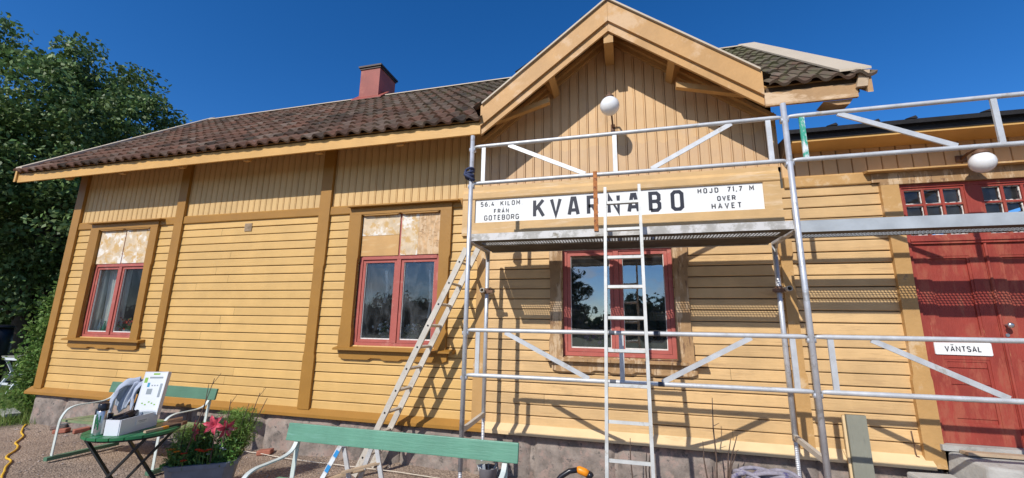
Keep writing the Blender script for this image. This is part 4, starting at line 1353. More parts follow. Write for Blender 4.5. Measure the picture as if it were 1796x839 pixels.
perf_plank('deck_plank', PX[0]+0.045, PX[1]-0.045, -1.00, -0.70, 2.530, 2.605, 'deck')
b = MB()
x0, x1 = PX[0]+0.045, PX[1]-0.045
b.box(x0, x1, -0.690, -0.686, 2.530, 2.612); b.box(x0, x1, -0.284, -0.280, 2.525, 2.612)
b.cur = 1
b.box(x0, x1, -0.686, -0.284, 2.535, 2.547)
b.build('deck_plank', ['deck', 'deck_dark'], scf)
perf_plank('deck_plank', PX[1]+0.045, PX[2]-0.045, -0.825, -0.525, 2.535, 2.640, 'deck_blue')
# couplers and short wall ties
for x, dx in ((PX[0], -0.03), (PX[1], 0.065)):
    b = MB()
    b.lathe([(0.034, -0.03), (0.036, 0), (0.034, 0.03)], (x, YB, 2.07), 12)
    b.lathe([(0.042, -0.012), (0.042, 0.012)], (x, YB, 2.05), 8)
    b.bar((x-0.06, YB-0.02, 2.06), (x+0.08, YB-0.02, 2.06), 0.03, 0.03)
    b.build('coupler', 'brownmetal', scf)
    b = MB()
    x_ = x+dx
    n = 14
    for rr_, flip in ((0.026, 1), (0.020, -1)):
        b.tube([(x_, YB-0.10, 2.07), (x_, -0.02, 2.07)], rr_, n, cap=False)
    ring = [(x_+r_*math.cos(2*math.pi*j/n), YB-0.10, 2.07+r_*math.sin(2*math.pi*j/n)) for r_ in (0.026, 0.020) for j in range(n)]
    b.add(ring, [(j, (j+1) % n, n+(j+1) % n, n+j) for j in range(n)])
    b.build('wall_tie', 'ladder_pale', scf)
b = MB()
for k, z in enumerate((3.27, 3.30, 3.33, 3.255)):
    b.tube([(PX[0]-0.02+0.042*math.cos(a), YF-0.005+0.042*math.sin(a), z+0.015*math.sin(a+k)) for a in [2*math.pi*i/14 for i in range(14)]], 0.014, 6, closed=True)
b.tube([(PX[0]-0.05, YF-0.03, 3.33), (PX[0]-0.06, YF-0.05, 3.27), (PX[0]+0.02, YF-0.05, 3.22), (PX[0]+0.05, YF-0.03, 3.20)], 0.016, 6)
b.build('strap', 'strap', scf, smooth=True)

# ------------------------------------------------------------------ ladders
def ladder(name, label, a0, a1, b0, b1, sw, sd, step, m, depth_dir, holes=False, first=0.25):
    a0, a1, b0, b1 = map(Vector, (a0, a1, b0, b1))
    root = empty(name, (a0+b0)/2, label, 'ladder')
    d = (a1-a0).normalized()
    side = (b0-a0).normalized()
    nn = d.cross(side).normalized()
    for p, q in ((a0, a1), (b0, b1)):
        mb = MB()
        mb.obox((p+q)/2, (q-p)/2, side*sw/2, nn*sd/2)
        if holes:
            mb.cur = 1
            s = first
            L = (q-p).length
            while s < L-0.05:
                pt = p+d*s
                mb.obox(pt, d*0.010, side*(sw/2+0.0015), nn*0.010)
                s += step
        mb.build('stile', [m, 'blackplastic'], root)
    L = (a1-a0).length
    s = first
    while s < L-0.08:
        p, q = a0+d*s, b0+(b1-b0).normalized()*s
        mb = MB()
        mb.obox((p+q)/2, (q-p)*0.5*0.96, d*0.013, nn*0.016)
        mb.build('rung', m, root)
        s += step
    return root
ladder('ladder', 'upright aluminium ladder leaning on the scaffold deck across the station sign', (-0.207, -1.586, -0.01), (-0.172, -1.05, 2.99), (0.134, -1.586, -0.01), (0.143, -1.05, 3.00),
       0.026, 0.062, 0.275, 'ladder_alu', None, first=0.136)
ladder('ladder', 'dusty ladder leaning sideways on the left end of the scaffold', (-3.02, -0.535, 0.0), (-1.79, -0.525, 2.545), (-3.02, -0.195, 0.0), (-1.76, -0.205, 2.60),
       0.026, 0.066, 0.27, 'ladder_pale', None, holes=True, first=0.22)
b = MB(); b.box(-0.288, -0.248, -1.012, -1.004, 2.58, 3.19)
tag(b.build('iron_bar', 'rust', origin=(-0.268, -0.968, 2.6)), 'rusty orange iron bar upright against the scaffold rail beside the ladder', 'iron bar')

# ------------------------------------------------------------------ grey plank and door steps
b = MB(); b.obox((2.03, -0.15, 0.47), (0.080, 0, 0), (0, 0.016, 0), (0.001, 0.012, 0.43))
tag(b.build('plank', 'greyplank', origin=(2.03, -0.16, 0.04)), 'grey green plank standing upright against the yellow wall', 'plank')
b = MB(); b.obox((1.935, -0.135, 0.47), (0.010, 0, 0), (0, 0.010, 0), (0.001, 0.012, 0.42))
tag(b.build('batten', 'bare', origin=(1.935, -0.14, 0.04)), 'thin bare wood batten beside the upright grey plank', 'batten')
def stone_block(name, poly_top, poly_bot, label, m='concrete', cat='step'):
    b = MB(); n = len(poly_top)
    b.add(list(poly_top)+list(poly_bot), [tuple(range(n)), tuple(range(2*n-1, n-1, -1))]+[(i, i+n, (i+1) % n+n, (i+1) % n) for i in range(n)])
    o = b.build(name, m, origin=poly_bot[0])
    md = o.modifiers.new('bevel', 'BEVEL'); md.width = 0.02; md.segments = 2
    tag(o, label, cat)
stone_block('door_step', [(2.74, -0.06, 0.63), (4.0, -0.06, 0.63), (4.0, -0.75, 0.60), (2.80, -0.42, 0.60)], [(2.66, -0.05, 0.02), (4.05, -0.05, 0.02), (4.05, -0.80, 0.02), (2.72, -0.46, 0.02)],
            'grey concrete step below the red waiting room doors')
stone_block('stone_block', [(2.36, -0.14, 0.45), (2.70, -0.14, 0.46), (2.72, -0.46, 0.42), (2.42, -0.45, 0.42)], [(2.34, -0.12, 0.0), (2.66, -0.12, 0.0), (2.70, -0.5, 0.0), (2.38, -0.5, 0.0)],
            'low stone block beside the concrete door step', cat='stone')
b = MB(); b.obox((3.35, -0.17, 0.645), (0.55, 0.0, 0), (0, 0.055, -0.003), (0, 0, 0.013))
tag(b.build('board', 'oldwood', origin=(3.35, -0.17, 0.63)), 'worn wooden board lying on the concrete step at the doors', 'board')
b = MB(); b.tube([(2.505, -0.03, 0.77), (2.50, -0.045, 0.775), (2.50, -0.05, 0.74), (2.505, -0.05, 0.60), (2.51, -0.05, 0.56), (2.53, -0.05, 0.555)], 0.004, 6)
tag(b.build('hook', 'brownmetal', origin=(2.5, -0.03, 0.6)), 'thin metal door hook hanging beside the door casing', 'hook')

# ------------------------------------------------------------------ benches
def bench(x0, x1, yb, label, back_top=0.835):
    root = empty('bench', ((x0+x1)/2, yb-0.3, 0), label, 'bench')
    b = MB(); b.prism_yz([(yb-0.028, back_top-0.135), (yb-0.002, back_top-0.132), (yb+0.022, back_top-0.004), (yb-0.004, back_top)], x0, x1)
    o = b.build('backrest', 'bench_dark' if x0 < -5 else 'bench', root)
    md = o.modifiers.new('bevel', 'BEVEL'); md.width = 0.006; md.segments = 2
    for k in range(4):
        y1 = yb-0.05-k*0.115
        b = MB(); b.box(x0+0.0, x1-0.0, y1-0.103, y1, 0.405+0.004*k, 0.43+0.004*k)
        b.build('seat_slat', 'bench_seat' if x0 < -5 else 'bench', root)
    for xs_ in (x0+0.10, x1-0.10):
        f = MB()
        arm = [(yb+0.000, back_top-0.10), (yb-0.02, back_top-0.155), (yb-0.06, back_top-0.20), (yb-0.15, back_top-0.225), (yb-0.30, back_top-0.23), (yb-0.42, back_top-0.235),
               (yb-0.50, back_top-0.27), (yb-0.545, back_top-0.35), (yb-0.56, 0.38), (yb-0.565, 0.05)]
        # smooth the hoop
        pts = []
        for i in range(len(arm)-1):
            p0 = Vector(arm[max(i-1, 0)]); p1 = Vector(arm[i]); p2 = Vector(arm[i+1]); p3 = Vector(arm[min(i+2, len(arm)-1)])
            for q in range(4):
                t = q/4
                pts.append(0.5*((2*p1)+(-p0+p2)*t+(2*p0-5*p1+4*p2-p3)*t*t+(-p0+3*p1-3*p2+p3)*t**3))
        pts.append(Vector(arm[-1]))
        f.flat([(xs_, p.x, p.y) for p in pts], 0.036, 0.010, (1, 0, 0))
        f.build('armrest', 'iron', root)
        f = MB()
        f.flat([(xs_, yb+0.022, back_top-0.03), (xs_, yb-0.01, 0.55), (xs_, yb-0.02, 0.42), (xs_, yb+0.02, 0.2), (xs_, yb+0.08, 0.05)], 0.036, 0.012, (1, 0, 0))
        f.flat([(xs_, yb-0.02, 0.395), (xs_, yb-0.56, 0.398)], 0.03, 0.010, (1, 0, 0))
        f.build('leg', 'iron', root)
        f = MB(); f.box(xs_-0.03, xs_+0.03, yb-0.62, yb+0.14, 0.005, 0.045)
        f.build('runner', 'bench_dark' if x0 < -5 else 'bench', root)
bench(-6.84, -5.02, -0.62, 'green plank bench with a jacket on its back, nearest the left window')
bench(-2.80, -0.80, -1.87, 'green plank bench in front of the trestle and leaning ladder')

# ------------------------------------------------------------------ bistro table and what lies on it
TC = Vector((-4.33, -2.02, 0.70))
tb = empty('folding_table', (TC.x, TC.y, 0), 'round green slatted folding table with black crossed legs', 'table')
rad = 0.34
tdir = Vector((0.35, -0.94, 0)).normalized()
sdir = Vector((0.94, 0.35, 0))
nsl = 7
for k in range(nsl):
    s0, s1 = -rad+2*rad*k/nsl+0.004, -rad+2*rad*(k+1)/nsl-0.004
    m_ = 5
    poly = []
    for i in range(m_+1):
        s = s0+(s1-s0)*i/m_
        h = math.sqrt(max(1e-5, rad*rad-s*s))
        poly.append(TC+sdir*s+tdir*h)
    for i in range(m_, -1, -1):
        s = s0+(s1-s0)*i/m_
        h = math.sqrt(max(1e-5, rad*rad-s*s))
        poly.append(TC+sdir*s-tdir*h)
    b = MB(); b.prism_xy([(p.x, p.y) for p in poly], 0.680, 0.702); b.build('table_slat', 'tablegreen', tb)
b = MB()
b.tube([TC+sdir*(rad-0.03)*math.cos(a)+tdir*(rad-0.03)*math.sin(a)+Vector((0, 0, -0.03)) for a in [2*math.pi*i/24 for i in range(24)]], 0.009, 6, closed=True)
b.build('rim', 'blackiron', tb)
for q in (-1, 1):
    for s in (-1, 1):
        b = MB()
        o_ = tdir*(0.19*q)
        b.bar(TC+o_+sdir*(0.24*s)+Vector((0, 0, -0.03)), TC+o_+sdir*(-0.30*s)+Vector((0, 0, -0.70))+tdir*0.012*s, 0.016, 0.030, tdir)
        b.build('leg', 'blackiron', tb)

ZT = 0.7025
bx = empty('parts_box', (-4.28, -2.04, ZT), 'open white cardboard box with printed lid on the green table', 'box')
ul = Vector((-0.28, 0.96, 0)).normalized(); vl = Vector((-0.96, -0.28, 0)).normalized()
bo = Vector((-4.19, -2.235, ZT)); BLn, BWd, BHt = 0.40, 0.120, 0.125
b = MB()
th = 0.004
zc = Vector((0, 0, BHt/2))
b.obox(bo+ul*BLn/2+vl*BWd/2+Vector((0, 0, th)), ul*BLn/2, vl*BWd/2, (0, 0, th))
for vv in (0, BWd): b.obox(bo+ul*BLn/2+vl*vv+zc, ul*BLn/2, vl*th, zc)
for uu in (0, BLn): b.obox(bo+ul*uu+vl*BWd/2+zc, ul*th, vl*(BWd/2-th), zc)
b.obox(bo+ul*BLn*0.5+vl*BWd/2+zc, ul*th, vl*(BWd/2-th), zc*0.96)
b.build('tray', 'box', bx)
hinge = bo+ul*(BLn-0.06)+Vector((0, 0, BHt))
ld_ = (ul*0.16+Vector((0, 0, 1))).normalized()
lv = Vector((-0.90, -0.43, 0)).normalized()
hinge = bo+ul*(BLn-0.02)+vl*(-0.01)+Vector((0, 0, BHt-0.03))
LW, LH = 0.20, 0.385
ln = lv.cross(ld_).normalized()
if ln.y > 0: ln = -ln
b = MB()
b.obox(hinge+lv*LW/2+ld_*LH/2, lv*LW/2, ld_*LH/2, ln*0.003)
b.obox(hinge+ld_*LH/2+ln*0.02-ln*0.02-lv*0.004, lv*0.004, ld_*LH/2, ln*0.028)
b.build('lid', 'box', bx)
def lidrect(b, u0, u1, v0, v1, o=0.0042):
    c = hinge+lv*(LW*(u0+u1)/2)+ld_*(LH*(v0+v1)/2)+ln*o
    a1, a2 = lv*LW*(u1-u0)/2, ld_*LH*(v1-v0)/2
    b.add([c-a1-a2, c+a1-a2, c+a1+a2, c-a1+a2], [(0, 1, 2, 3)])
b = MB()
lidrect(b, 0.06, 0.94, 0.10, 0.97); b.cur = 1
lidrect(b, 0.04, 0.96, 0.0, 0.08)
for k in range(3): lidrect(b, 0.30+0.11*k, 0.36+0.11*k, 0.66, 0.69, 0.0050)
lidrect(b, 0.50, 0.72, 0.47, 0.60, 0.0050)
lidrect(b, 0.12, 0.22, 0.40, 0.72, 0.0050)
lidrect(b, 0.18, 0.74, 0.84, 0.88, 0.0050)
b.cur = 2
lidrect(b, 0.80, 0.93, 0.74, 0.86, 0.0050); lidrect(b, 0.35, 0.62, 0.925, 0.965, 0.0050)
for k in range(5): 
    uu = 0.2+0.13*k
    lidrect(b, uu, uu+0.07, 0.22+0.03*(k % 3), 0.25+0.03*(k % 3), 0.0050)
b.cur = 3
lidrect(b, 0.66, 0.76, 0.64, 0.74, 0.0052)
MT['print_grey'] = mat('grey print', (0.30, 0.34, 0.36), 0.6)
MT['print_green'] = mat('lime print', (0.28, 0.50, 0.08), 0.6)
MT['print_blue'] = mat('blue print', (0.05, 0.30, 0.50), 0.6)
MT['paper'] = mat('printed paper', (0.78, 0.80, 0.80), 0.6, var=0.02)
b.build('instruction_sheet', ['paper', 'print_grey', 'print_green', 'print_blue'], bx)
b = MB()
c = bo+ul*0.22+vl*(-0.0065)+Vector((0, 0, 0.075))
b.obox(c, ul*0.065, vl*0.0015, (0, 0, 0.022)); b.cur = 1
b.obox(c+Vector((0, 0, 0.006))-vl*0.002, ul*0.045, vl*0.0008, (0, 0, 0.003)); b.obox(c+Vector((0, 0, -0.006))-vl*0.002, ul*0.03, vl*0.0008, (0, 0, 0.002))
b.build('side_label', ['paper', 'print_grey'], bx)
for k in range(5):
    b = MB()
    c = bo+ul*(0.05+0.035*k)+vl*(0.05+0.05*(k % 2))+Vector((0, 0, 0.115+0.015*((k*7) % 3)))
    a = random.uniform(0, 3)
    b.obox(c, Vector((math.cos(a), math.sin(a), 0.3))*0.035, Vector((-math.sin(a), math.cos(a), 0))*0.02, (0, 0, 0.022))
    b.tube([c, c+Vector((math.cos(a)*0.05, math.sin(a)*0.05, 0.025))], 0.014, 8)
    o = b.build('tool_piece', 'blackplastic', origin=c)
    tag(o, 'black plastic tool piece lying in the open white box', 'tool', 'black tool pieces in the white box')

def flask(x, y, label, body, top, h, r, band=None):
    root = empty('flask', (x, y, ZT), label, 'flask')
    b = MB(); b.lathe([(r*0.95, 0), (r, 0.01), (r, h*0.74), (r*0.8, h*0.80)], (x, y, ZT), 16); b.build('body', body, root, smooth=True)
    b = MB(); b.lathe([(r*1.02, h*0.78), (r*1.04, h*0.80), (r*1.02, h*0.97), (r*0.85, h)], (x, y, ZT), 16); b.build('cap', top, root, smooth=True)
    if band:
        b = MB()
        for k in range(9):
            a0 = -2.2+0.33*k*0.5
            zz = ZT+h*0.18+0.012*((k*5) % 7)
            b.add([(x+(r+0.0015)*math.cos(a), y+(r+0.0015)*math.sin(a), z) for a, z in ((a0, zz), (a0+0.22, zz), (a0+0.22, zz+0.055), (a0, zz+0.055))], [(0, 1, 2, 3)])
        b.build('leaf_print', band, root)
flask(-4.375, -2.265, 'steel thermos with green print and black cap beside the white box', 'steel', 'blackplastic', 0.255, 0.038, 'darkgreen')
flask(-4.46, -2.235, 'pale grey spray can behind the steel thermos on the table', 'whiteplastic', 'blackplastic', 0.20, 0.028)
flask(-4.40, -2.195, 'dark navy bottle between the thermos and the white box', 'navy', 'navy', 0.16, 0.030)
# tools at the table edge
b = MB()
p0, p1 = Vector((-4.06, -2.12, ZT+0.016)), Vector((-4.08, -1.78, ZT+0.016))
b.bar(p0, p0.lerp(p1, 0.45), 0.026, 0.018); b.cur = 1
b.bar(p0.lerp(p1, 0.45), p0.lerp(p1, 0.60), 0.028, 0.020); b.cur = 2
b.bar(p0.lerp(p1, 0.60), p1, 0.022, 0.016)
tag(b.build('paint_scraper', ['oldwood', 'orangeplastic', 'blackplastic'], origin=p0), 'wooden handled scraper with an orange band on the table edge', 'tool')
b = MB()
b.obox((-4.15, -1.79, ZT+0.016), (0.075, 0.035, 0), (-0.02, 0.04, 0), (0, 0, 0.014))
b.obox((-4.165, -1.78, ZT+0.042), (0.035, 0.04, 0.008), (-0.03, 0.025, 0), (0, 0, 0.012))
tag(b.build('folded_rag', 'brownmetal', origin=(-4.13, -1.80, ZT)), 'crumpled brown rag on the right end of the table', 'rag')

# jacket over the bench back
def sheet(b, f, nu, nv, th=0.006):
    vs = [f(i/nu, j/nv) for j in range(nv+1) for i in range(nu+1)]
    q = nu+1
    b.add(vs, [(j*q+i, j*q+i+1, (j+1)*q+i+1, (j+1)*q+i) for j in range(nv) for i in range(nu)])
jk = empty('jacket', (-6.62, -0.65, 0.84), 'grey blue jacket draped over the left end of the back bench', 'jacket')
def drape(u, v):
    x = -6.48+0.28*u+0.03*math.sin(v*5)
    wv = 0.022*math.sin(u*11+v*3)+0.014*math.sin(u*23+1)
    if v < 0.25: y = -0.50-0.12*v; z = 0.62+0.25*(v/0.25)
    elif v < 0.4:
        t = (v-0.25)/0.15; y = -0.53-0.14*t; z = 0.865+0.02*math.sin(t*math.pi)
    else:
        t = (v-0.4)/0.6; y = -0.67-0.07*t-abs(wv); z = 0.865-0.34*t*(0.70+0.40*math.sin(u*3.4+0.4))
    return (x, y-wv*0.6, z+0.010*math.sin(u*17))
b = MB(); sheet(b, drape, 26, 24); o = b.build('body', 'cloth', jk, smooth=True)
md = o.modifiers.new('thick', 'SOLIDIFY'); md.thickness = 0.010
def sleeve_sheet(pts, wds):
    # a limp flattened sleeve: closed folded section swept along pts
    b = MB(); P3 = [Vector(p) for p in pts]; n = 14; vs, fs = [], []
    dense = []
    for i in range(len(P3)-1):
        for q in range(5):
            t = q/5; dense.append((P3[i].lerp(P3[i+1], t), wds[i]*(1-t)+wds[i+1]*t))
    dense.append((P3[-1], wds[-1]))
    for k in range(2):      # soften the corners of the path
        dense = [dense[0]]+[((dense[i-1][0]+dense[i][0]*2+dense[i+1][0])/4, dense[i][1]) for i in range(1, len(dense)-1)]+[dense[-1]]
    for i, (p, w_) in enumerate(dense):
        d = (dense[min(i+1, len(dense)-1)][0]-dense[max(i-1, 0)][0]).normalized()
        a = d.cross(Vector((0.25, 1, 0.1))).normalized(); c = a.cross(d)
        for j in range(n):
            th = 2*math.pi*j/n
            rr = 1+0.22*math.sin(3*th+i*0.5)+0.12*math.sin(5*th-i*0.9)
            vs.append(p+a*math.cos(th)*w_*rr+c*math.sin(th)*w_*0.42*rr)
    for i in range(len(dense)-1):
        for j in range(n): fs.append((i*n+j, i*n+(j+1) % n, (i+1)*n+(j+1) % n, (i+1)*n+j))
    b.add(vs, fs); b.build('sleeve', 'cloth', jk, smooth=True)
sleeve_sheet([(-6.28, -0.66, 0.89), (-6.40, -0.72, 0.865), (-6.465, -0.78, 0.78), (-6.475, -0.82, 0.66), (-6.46, -0.84, 0.55), (-6.44, -0.85, 0.49)], [0.035, 0.042, 0.045, 0.042, 0.038, 0.028])
sleeve_sheet([(-6.20, -0.66, 0.88), (-6.235, -0.72, 0.80), (-6.235, -0.75, 0.68), (-6.21, -0.76, 0.58), (-6.20, -0.77, 0.53)], [0.03, 0.036, 0.038, 0.03, 0.014])
def drape2(u, v):
    return (-6.22+0.30*u, -0.668-0.05*v-0.025*abs(math.sin(u*9+v*2)), 0.80-0.38*v)
b = MB(); sheet(b, drape2, 16, 12); o = b.build('lining', 'clothdark', jk, smooth=True)
md = o.modifiers.new('thick', 'SOLIDIFY'); md.thickness = 0.008

# ------------------------------------------------------------------ planter and flowers
PC = Vector((-4.16, -1.42, 0))
pt = empty('planter', PC, 'slate grey octagonal planter full of summer flowers', 'planter')
u_ = Vector((0.80, 0.60, 0)); v_ = Vector((-0.60, 0.80, 0))
def octo(a, c, ch): return [(-a+ch, -c), (a-ch, -c), (a, -c+ch), (a, c-ch), (a-ch, c), (-a+ch, c), (-a, c-ch), (-a, -c+ch)]
def loft(b, rings, closed_top=False):
    n = len(rings[0][0])
    vs, fs = [], []
    for poly, z in rings:
        for p in poly:
            q = PC+u_*p[0]+v_*p[1]; vs.append((q.x, q.y, z))
    for i in range(len(rings)-1):
        for j in range(n): fs.append((i*n+j, i*n+(j+1) % n, (i+1)*n+(j+1) % n, (i+1)*n+j))
    fs.append(tuple(range(n-1, -1, -1)))
    b.add(vs, fs)
b = MB()
loft(b, [(octo(0.25, 0.14, 0.07), 0.0), (octo(0.295, 0.18, 0.08), 0.265), (octo(0.315, 0.20, 0.085), 0.267), (octo(0.318, 0.203, 0.085), 0.305), (octo(0.295, 0.18, 0.08), 0.308), (octo(0.285, 0.17, 0.078), 0.27), (octo(0.28, 0.165, 0.075), 0.262)])
b.build('tub', 'planter', pt)
b = MB(); poly = octo(0.282, 0.167, 0.075)
b.prism_xy([((PC+u_*p[0]+v_*p[1]).x, (PC+u_*p[0]+v_*p[1]).y) for p in poly], 0.20, 0.275); b.build('soil', 'soil', pt)
def inpl(a, c): return PC+u_*a+v_*c
# leafy mass
n = 2600
pp = RNG.uniform(-1, 1, (n, 2))
pos = np.array([list(inpl(a*0.29, c*0.17)) for a, c in pp]) + np.stack([RNG.normal(0, .02, n), RNG.normal(0, .02, n), 0.28+np.abs(RNG.normal(0, 0.085, n))], 1)
quads('foliage', leaf_quads(pos, 0.05, 0.35, 0.0, 0.3, outward=np.array([0, 0, .8])), 'leaf_pot', pt)
# feathery dill-like fronds at the back
fr = []
for (a, c, h) in ((0.22, 0.10, 0.44), (0.27, 0.04, 0.36), (0.18, 0.14, 0.48), (-0.05, 0.12, 0.36), (-0.18, 0.08, 0.34), (0.30, 0.12, 0.42), (0.26, 0.13, 0.50)):
    base = np.array(inpl(a, c))
    m_ = 900
    t = RNG.uniform(0.25, 1, m_)
    cen = base+np.stack([RNG.normal(0, .05, m_)*(0.5+t), RNG.normal(0, .05, m_)*(0.5+t), 0.26+h*t], 1)
    fr.append(leaf_quads(cen, 0.06, 0.11, -0.6, 0.1))
quads('fronds', np.concatenate(fr), 'dill', pt)
# lily stem and blooms
lily = empty('lily', inpl(0.02, 0.0)+Vector((0, 0, 0.28)), 'tall pink lily blooming in the grey planter', 'flower')
b = MB()
sb = inpl(0.02, 0.0)
b.tube([sb+Vector((0, 0, 0.27)), sb+Vector((0.01, 0, 0.45)), sb+Vector((-0.01, 0.0, 0.60))], 0.006, 6)
b.build('stem', 'leaf_pot', lily)
m_ = 90
tt = RNG.uniform(0, 1, m_)
cen = np.array(sb)+np.stack([RNG.normal(0, .03, m_), RNG.normal(0, .03, m_), 0.30+0.27*tt], 1)
quads('leaf', leaf_quads(cen, 0.085, 0.22, 0.2, 0.3), 'leaf_pot', lily)
def bloom(c, axis, r, npet, parent, m):
    b = MB()
    axis = Vector(axis).normalized()
    a = axis.orthogonal().normalized(); c2 = axis.cross(a)
    for k in range(npet):
        th = 2*math.pi*k/npet+0.2
        d = a*math.cos(th)+c2*math.sin(th); s = axis.cross(d)
        vs = []
        for (t, w_, l_) in ((0.0, 0.08, 0.0), (0.35, 0.24, 0.32), (0.7, 0.22, 0.46), (1.12, 0.01, 0.34)):
            mid = Vector(c)+d*(r*t)+axis*(r*l_)
            vs += [mid-s*(r*w_)+axis*r*0.08, mid, mid+s*(r*w_)+axis*r*0.08]
        fs = []
        for i in range(3):
            for j in range(2): fs.append((i*3+j, i*3+j+1, (i+1)*3+j+1, (i+1)*3+j))
        b.add(vs, fs)
    return b.build('bloom', m, parent)
for dx, dy, dz, ax in ((-0.085, -0.05, 0.585, (-0.4, -0.9, 0.0)), (0.07, -0.03, 0.635, (0.45, -0.85, 0.3)), (0.13, 0.05, 0.60, (0.9, -0.4, -0.1))):
    bloom(sb+Vector((dx, dy, dz)), ax, 0.090, 6, lily, 'pink')
def small_flower(name, a, c, z, r, m, label, group=None):
    o_ = inpl(a, c)
    root = empty(name, o_+Vector((0, 0, 0.27)), label, 'flower', group)
    b = MB(); b.tube([o_+Vector((0, 0, 0.27)), o_+Vector((0, 0, z))], 0.003, 5); b.build('stem', 'leaf_pot', root)
    b = MB()
    for k in range(12):
        th = k*2.4; rr = r*(0.45+0.55*(k/12))
        d = Vector((math.cos(th), math.sin(th), 0.25-0.3*k/12))
        s = Vector((-math.sin(th), math.cos(th), 0))
        cc = o_+Vector((0, 0, z))
        b.add([cc, cc+d*rr*0.7+s*rr*0.4, cc+d*rr+Vector((0, 0, 0.004)), cc+d*rr*0.7-s*rr*0.4], [(0, 1, 2, 3)])
    b.build('petals', m, root)
for a, c, z, m in ((-0.25, -0.10, 0.40, 'orange'), (-0.20, -0.13, 0.385, 'orange')):
    small_flower('marigold', a, c-0.045, z+0.05, 0.040, m, 'orange marigold at the left rim of the grey planter', 'orange marigolds in the planter')
for a, c, z in ((-0.14, -0.15, 0.37), (0.0, -0.16, 0.385), (0.03, -0.165, 0.38), (0.065, -0.16, 0.39), (-0.13, -0.17, 0.31), (-0.03, -0.15, 0.395)):
    small_flower('marigold', a, c-0.03, z+0.045, 0.038, 'redpetal', 'red marigold low among the leaves of the grey planter', 'red marigolds in the planter')
for a, c, z in ((0.16, -0.12, 0.38), (0.18, -0.10, 0.36), (0.14, -0.08, 0.40), (0.06, -0.15, 0.34)):
    small_flower('daisy', a, c-0.02, z+0.05, 0.026, 'whitepetal', 'tiny white flower at the right of the grey planter', 'white flowers in the planter')
# dry sticks in the planter
for (a, c, h, lx, ly, br) in ((-0.16, -0.16, 0.84, 0.15, 0.10, True), (-0.10, 0.02, 0.76, 0.02, 0.03, False), (0.14, -0.10, 0.62, 0.02, 0.03, True), (0.08, -0.16, 0.36, 0.02, 0.0, False),
                              (0.24, 0.04, 0.66, 0.14, 0.10, True), (0.22, 0.0, 0.56, 0.09, 0.06, False), (0.27, 0.06, 0.60, 0.18, 0.12, False), (-0.22, 0.02, 0.50, 0.0, 0.02, False)):
    o_ = inpl(a, c)
    b = MB()
    p0, p1 = o_+Vector((0, 0, 0.26)), o_+Vector((lx, ly, 0.26+h))
    mid = p0.lerp(p1, 0.55)+Vector((random.uniform(-.012, .012), random.uniform(-.012, .012), 0))
    b.tube([p0, mid, p1], [0.006, 0.0045, 0.003], 6)
    if br: b.tube([p0.lerp(p1, 0.93), p1+Vector((0.05, 0.02, 0.05)), ], [0.003, 0.002], 5)
    tag(b.build('dry_stick', 'twig', origin=p0), 'thin dry brown stick standing in the grey planter', 'stick', 'dry sticks in the planter')

# ------------------------------------------------------------------ trestle behind the bench
ts = empty('trestle', (-2.68, -1.06, 0), 'aluminium folding trestle with a blue and white sticker on one leg', 'trestle')
TZ = 0.50
def tleg(p, q, m='alu_white'):
    b = MB(); b.bar(p, q, 0.045, 0.020, (0, 1, 0)); return b.build('leg', m, ts)
l1 = tleg((-2.815, -1.12, TZ-0.03), (-3.03, -1.20, 0.0))
tleg((-2.80, -1.09, TZ-0.03), (-2.66, -1.08, 0.0)); tleg((-2.53, -1.0, TZ-0.03), (-2.72, -0.96, 0.0)); tleg((-2.50, -0.98, TZ-0.03), (-2.34, -1.02, 0.0))
b = MB()
pA, pB = Vector((-2.815, -1.133, TZ-0.05)), Vector((-3.03, -1.214, 0.0))
for k in range(6):
    b.cur = k % 2
    b.bar(pA.lerp(pB, 0.05+0.15*k), pA.lerp(pB, 0.18+0.15*k), 0.040, 0.004, (0, 1, 0))
b.build('sticker', ['bluesticker', 'whiteplastic'], ts)
b = MB(); b.bar((-2.81, -1.10, TZ-0.01), (-2.50, -0.985, TZ-0.01), 0.06, 0.05); b.build('head', 'alu', ts)
for k, z in enumerate((0.16, 0.24)):
    b = MB(); b.bar((-2.95+0.2*k, -1.16, z), (-2.62+0.18*k, -0.98, z+0.07), 0.05, 0.018); b.build('crossbar', 'oldwood', ts)

# ------------------------------------------------------------------ odds and ends along the wall
def G(name, m, pts, r, label, cat, n=6):
    b = MB(); b.tube(pts, r, n); return tag(b.build(name, m, origin=pts[0], smooth=True), label, cat)
def wob(pts, k=6, a=0.02, z=0.008):
    out = []
    for i in range(len(pts)-1):
        for q in range(k):
            t = q/k
            x = pts[i][0]*(1-t)+pts[i+1][0]*t; y = pts[i][1]*(1-t)+pts[i+1][1]*t
            x += a*mnoise.noise(Vector((x*3, y*3, 1))); y += a*mnoise.noise(Vector((x*3, y*3, 7)))
            out.append((x, y, ground_z(x, y)+z))
    x, y = pts[-1]
    out.append((x, y, ground_z(x, y)+z))
    return out
G('extension_cable', 'yellowcable', wob([(-5.9, -2.1), (-6.41, -1.75), (-6.85, -1.53), (-7.14, -1.36), (-7.50, -1.16), (-7.96, -0.85), (-8.47, -0.60), (-8.99, -0.31), (-9.55, 0.06), (-10.1, 0.5)], 6, 0.05, 0.012), 0.011,
  'yellow extension cable lying across the gravel at the left', 'cable')
G('string_line', 'string', wob([(-6.3, 0.0), (-5.6, -0.12), (-4.93, -0.20), (-4.0, -0.28), (-3.35, -0.30), (-2.16, -0.32), (-1.3, -0.34)], 5, 0.01, 0.03), 0.0045,
  'thin white string stretched on the ground along the plinth', 'string')
b = MB(); b.obox((-10.15, 0.08, 0.10), (0.33, -0.12, 0.0), (0.03, 0.09, 0), (0, 0, 0.022))
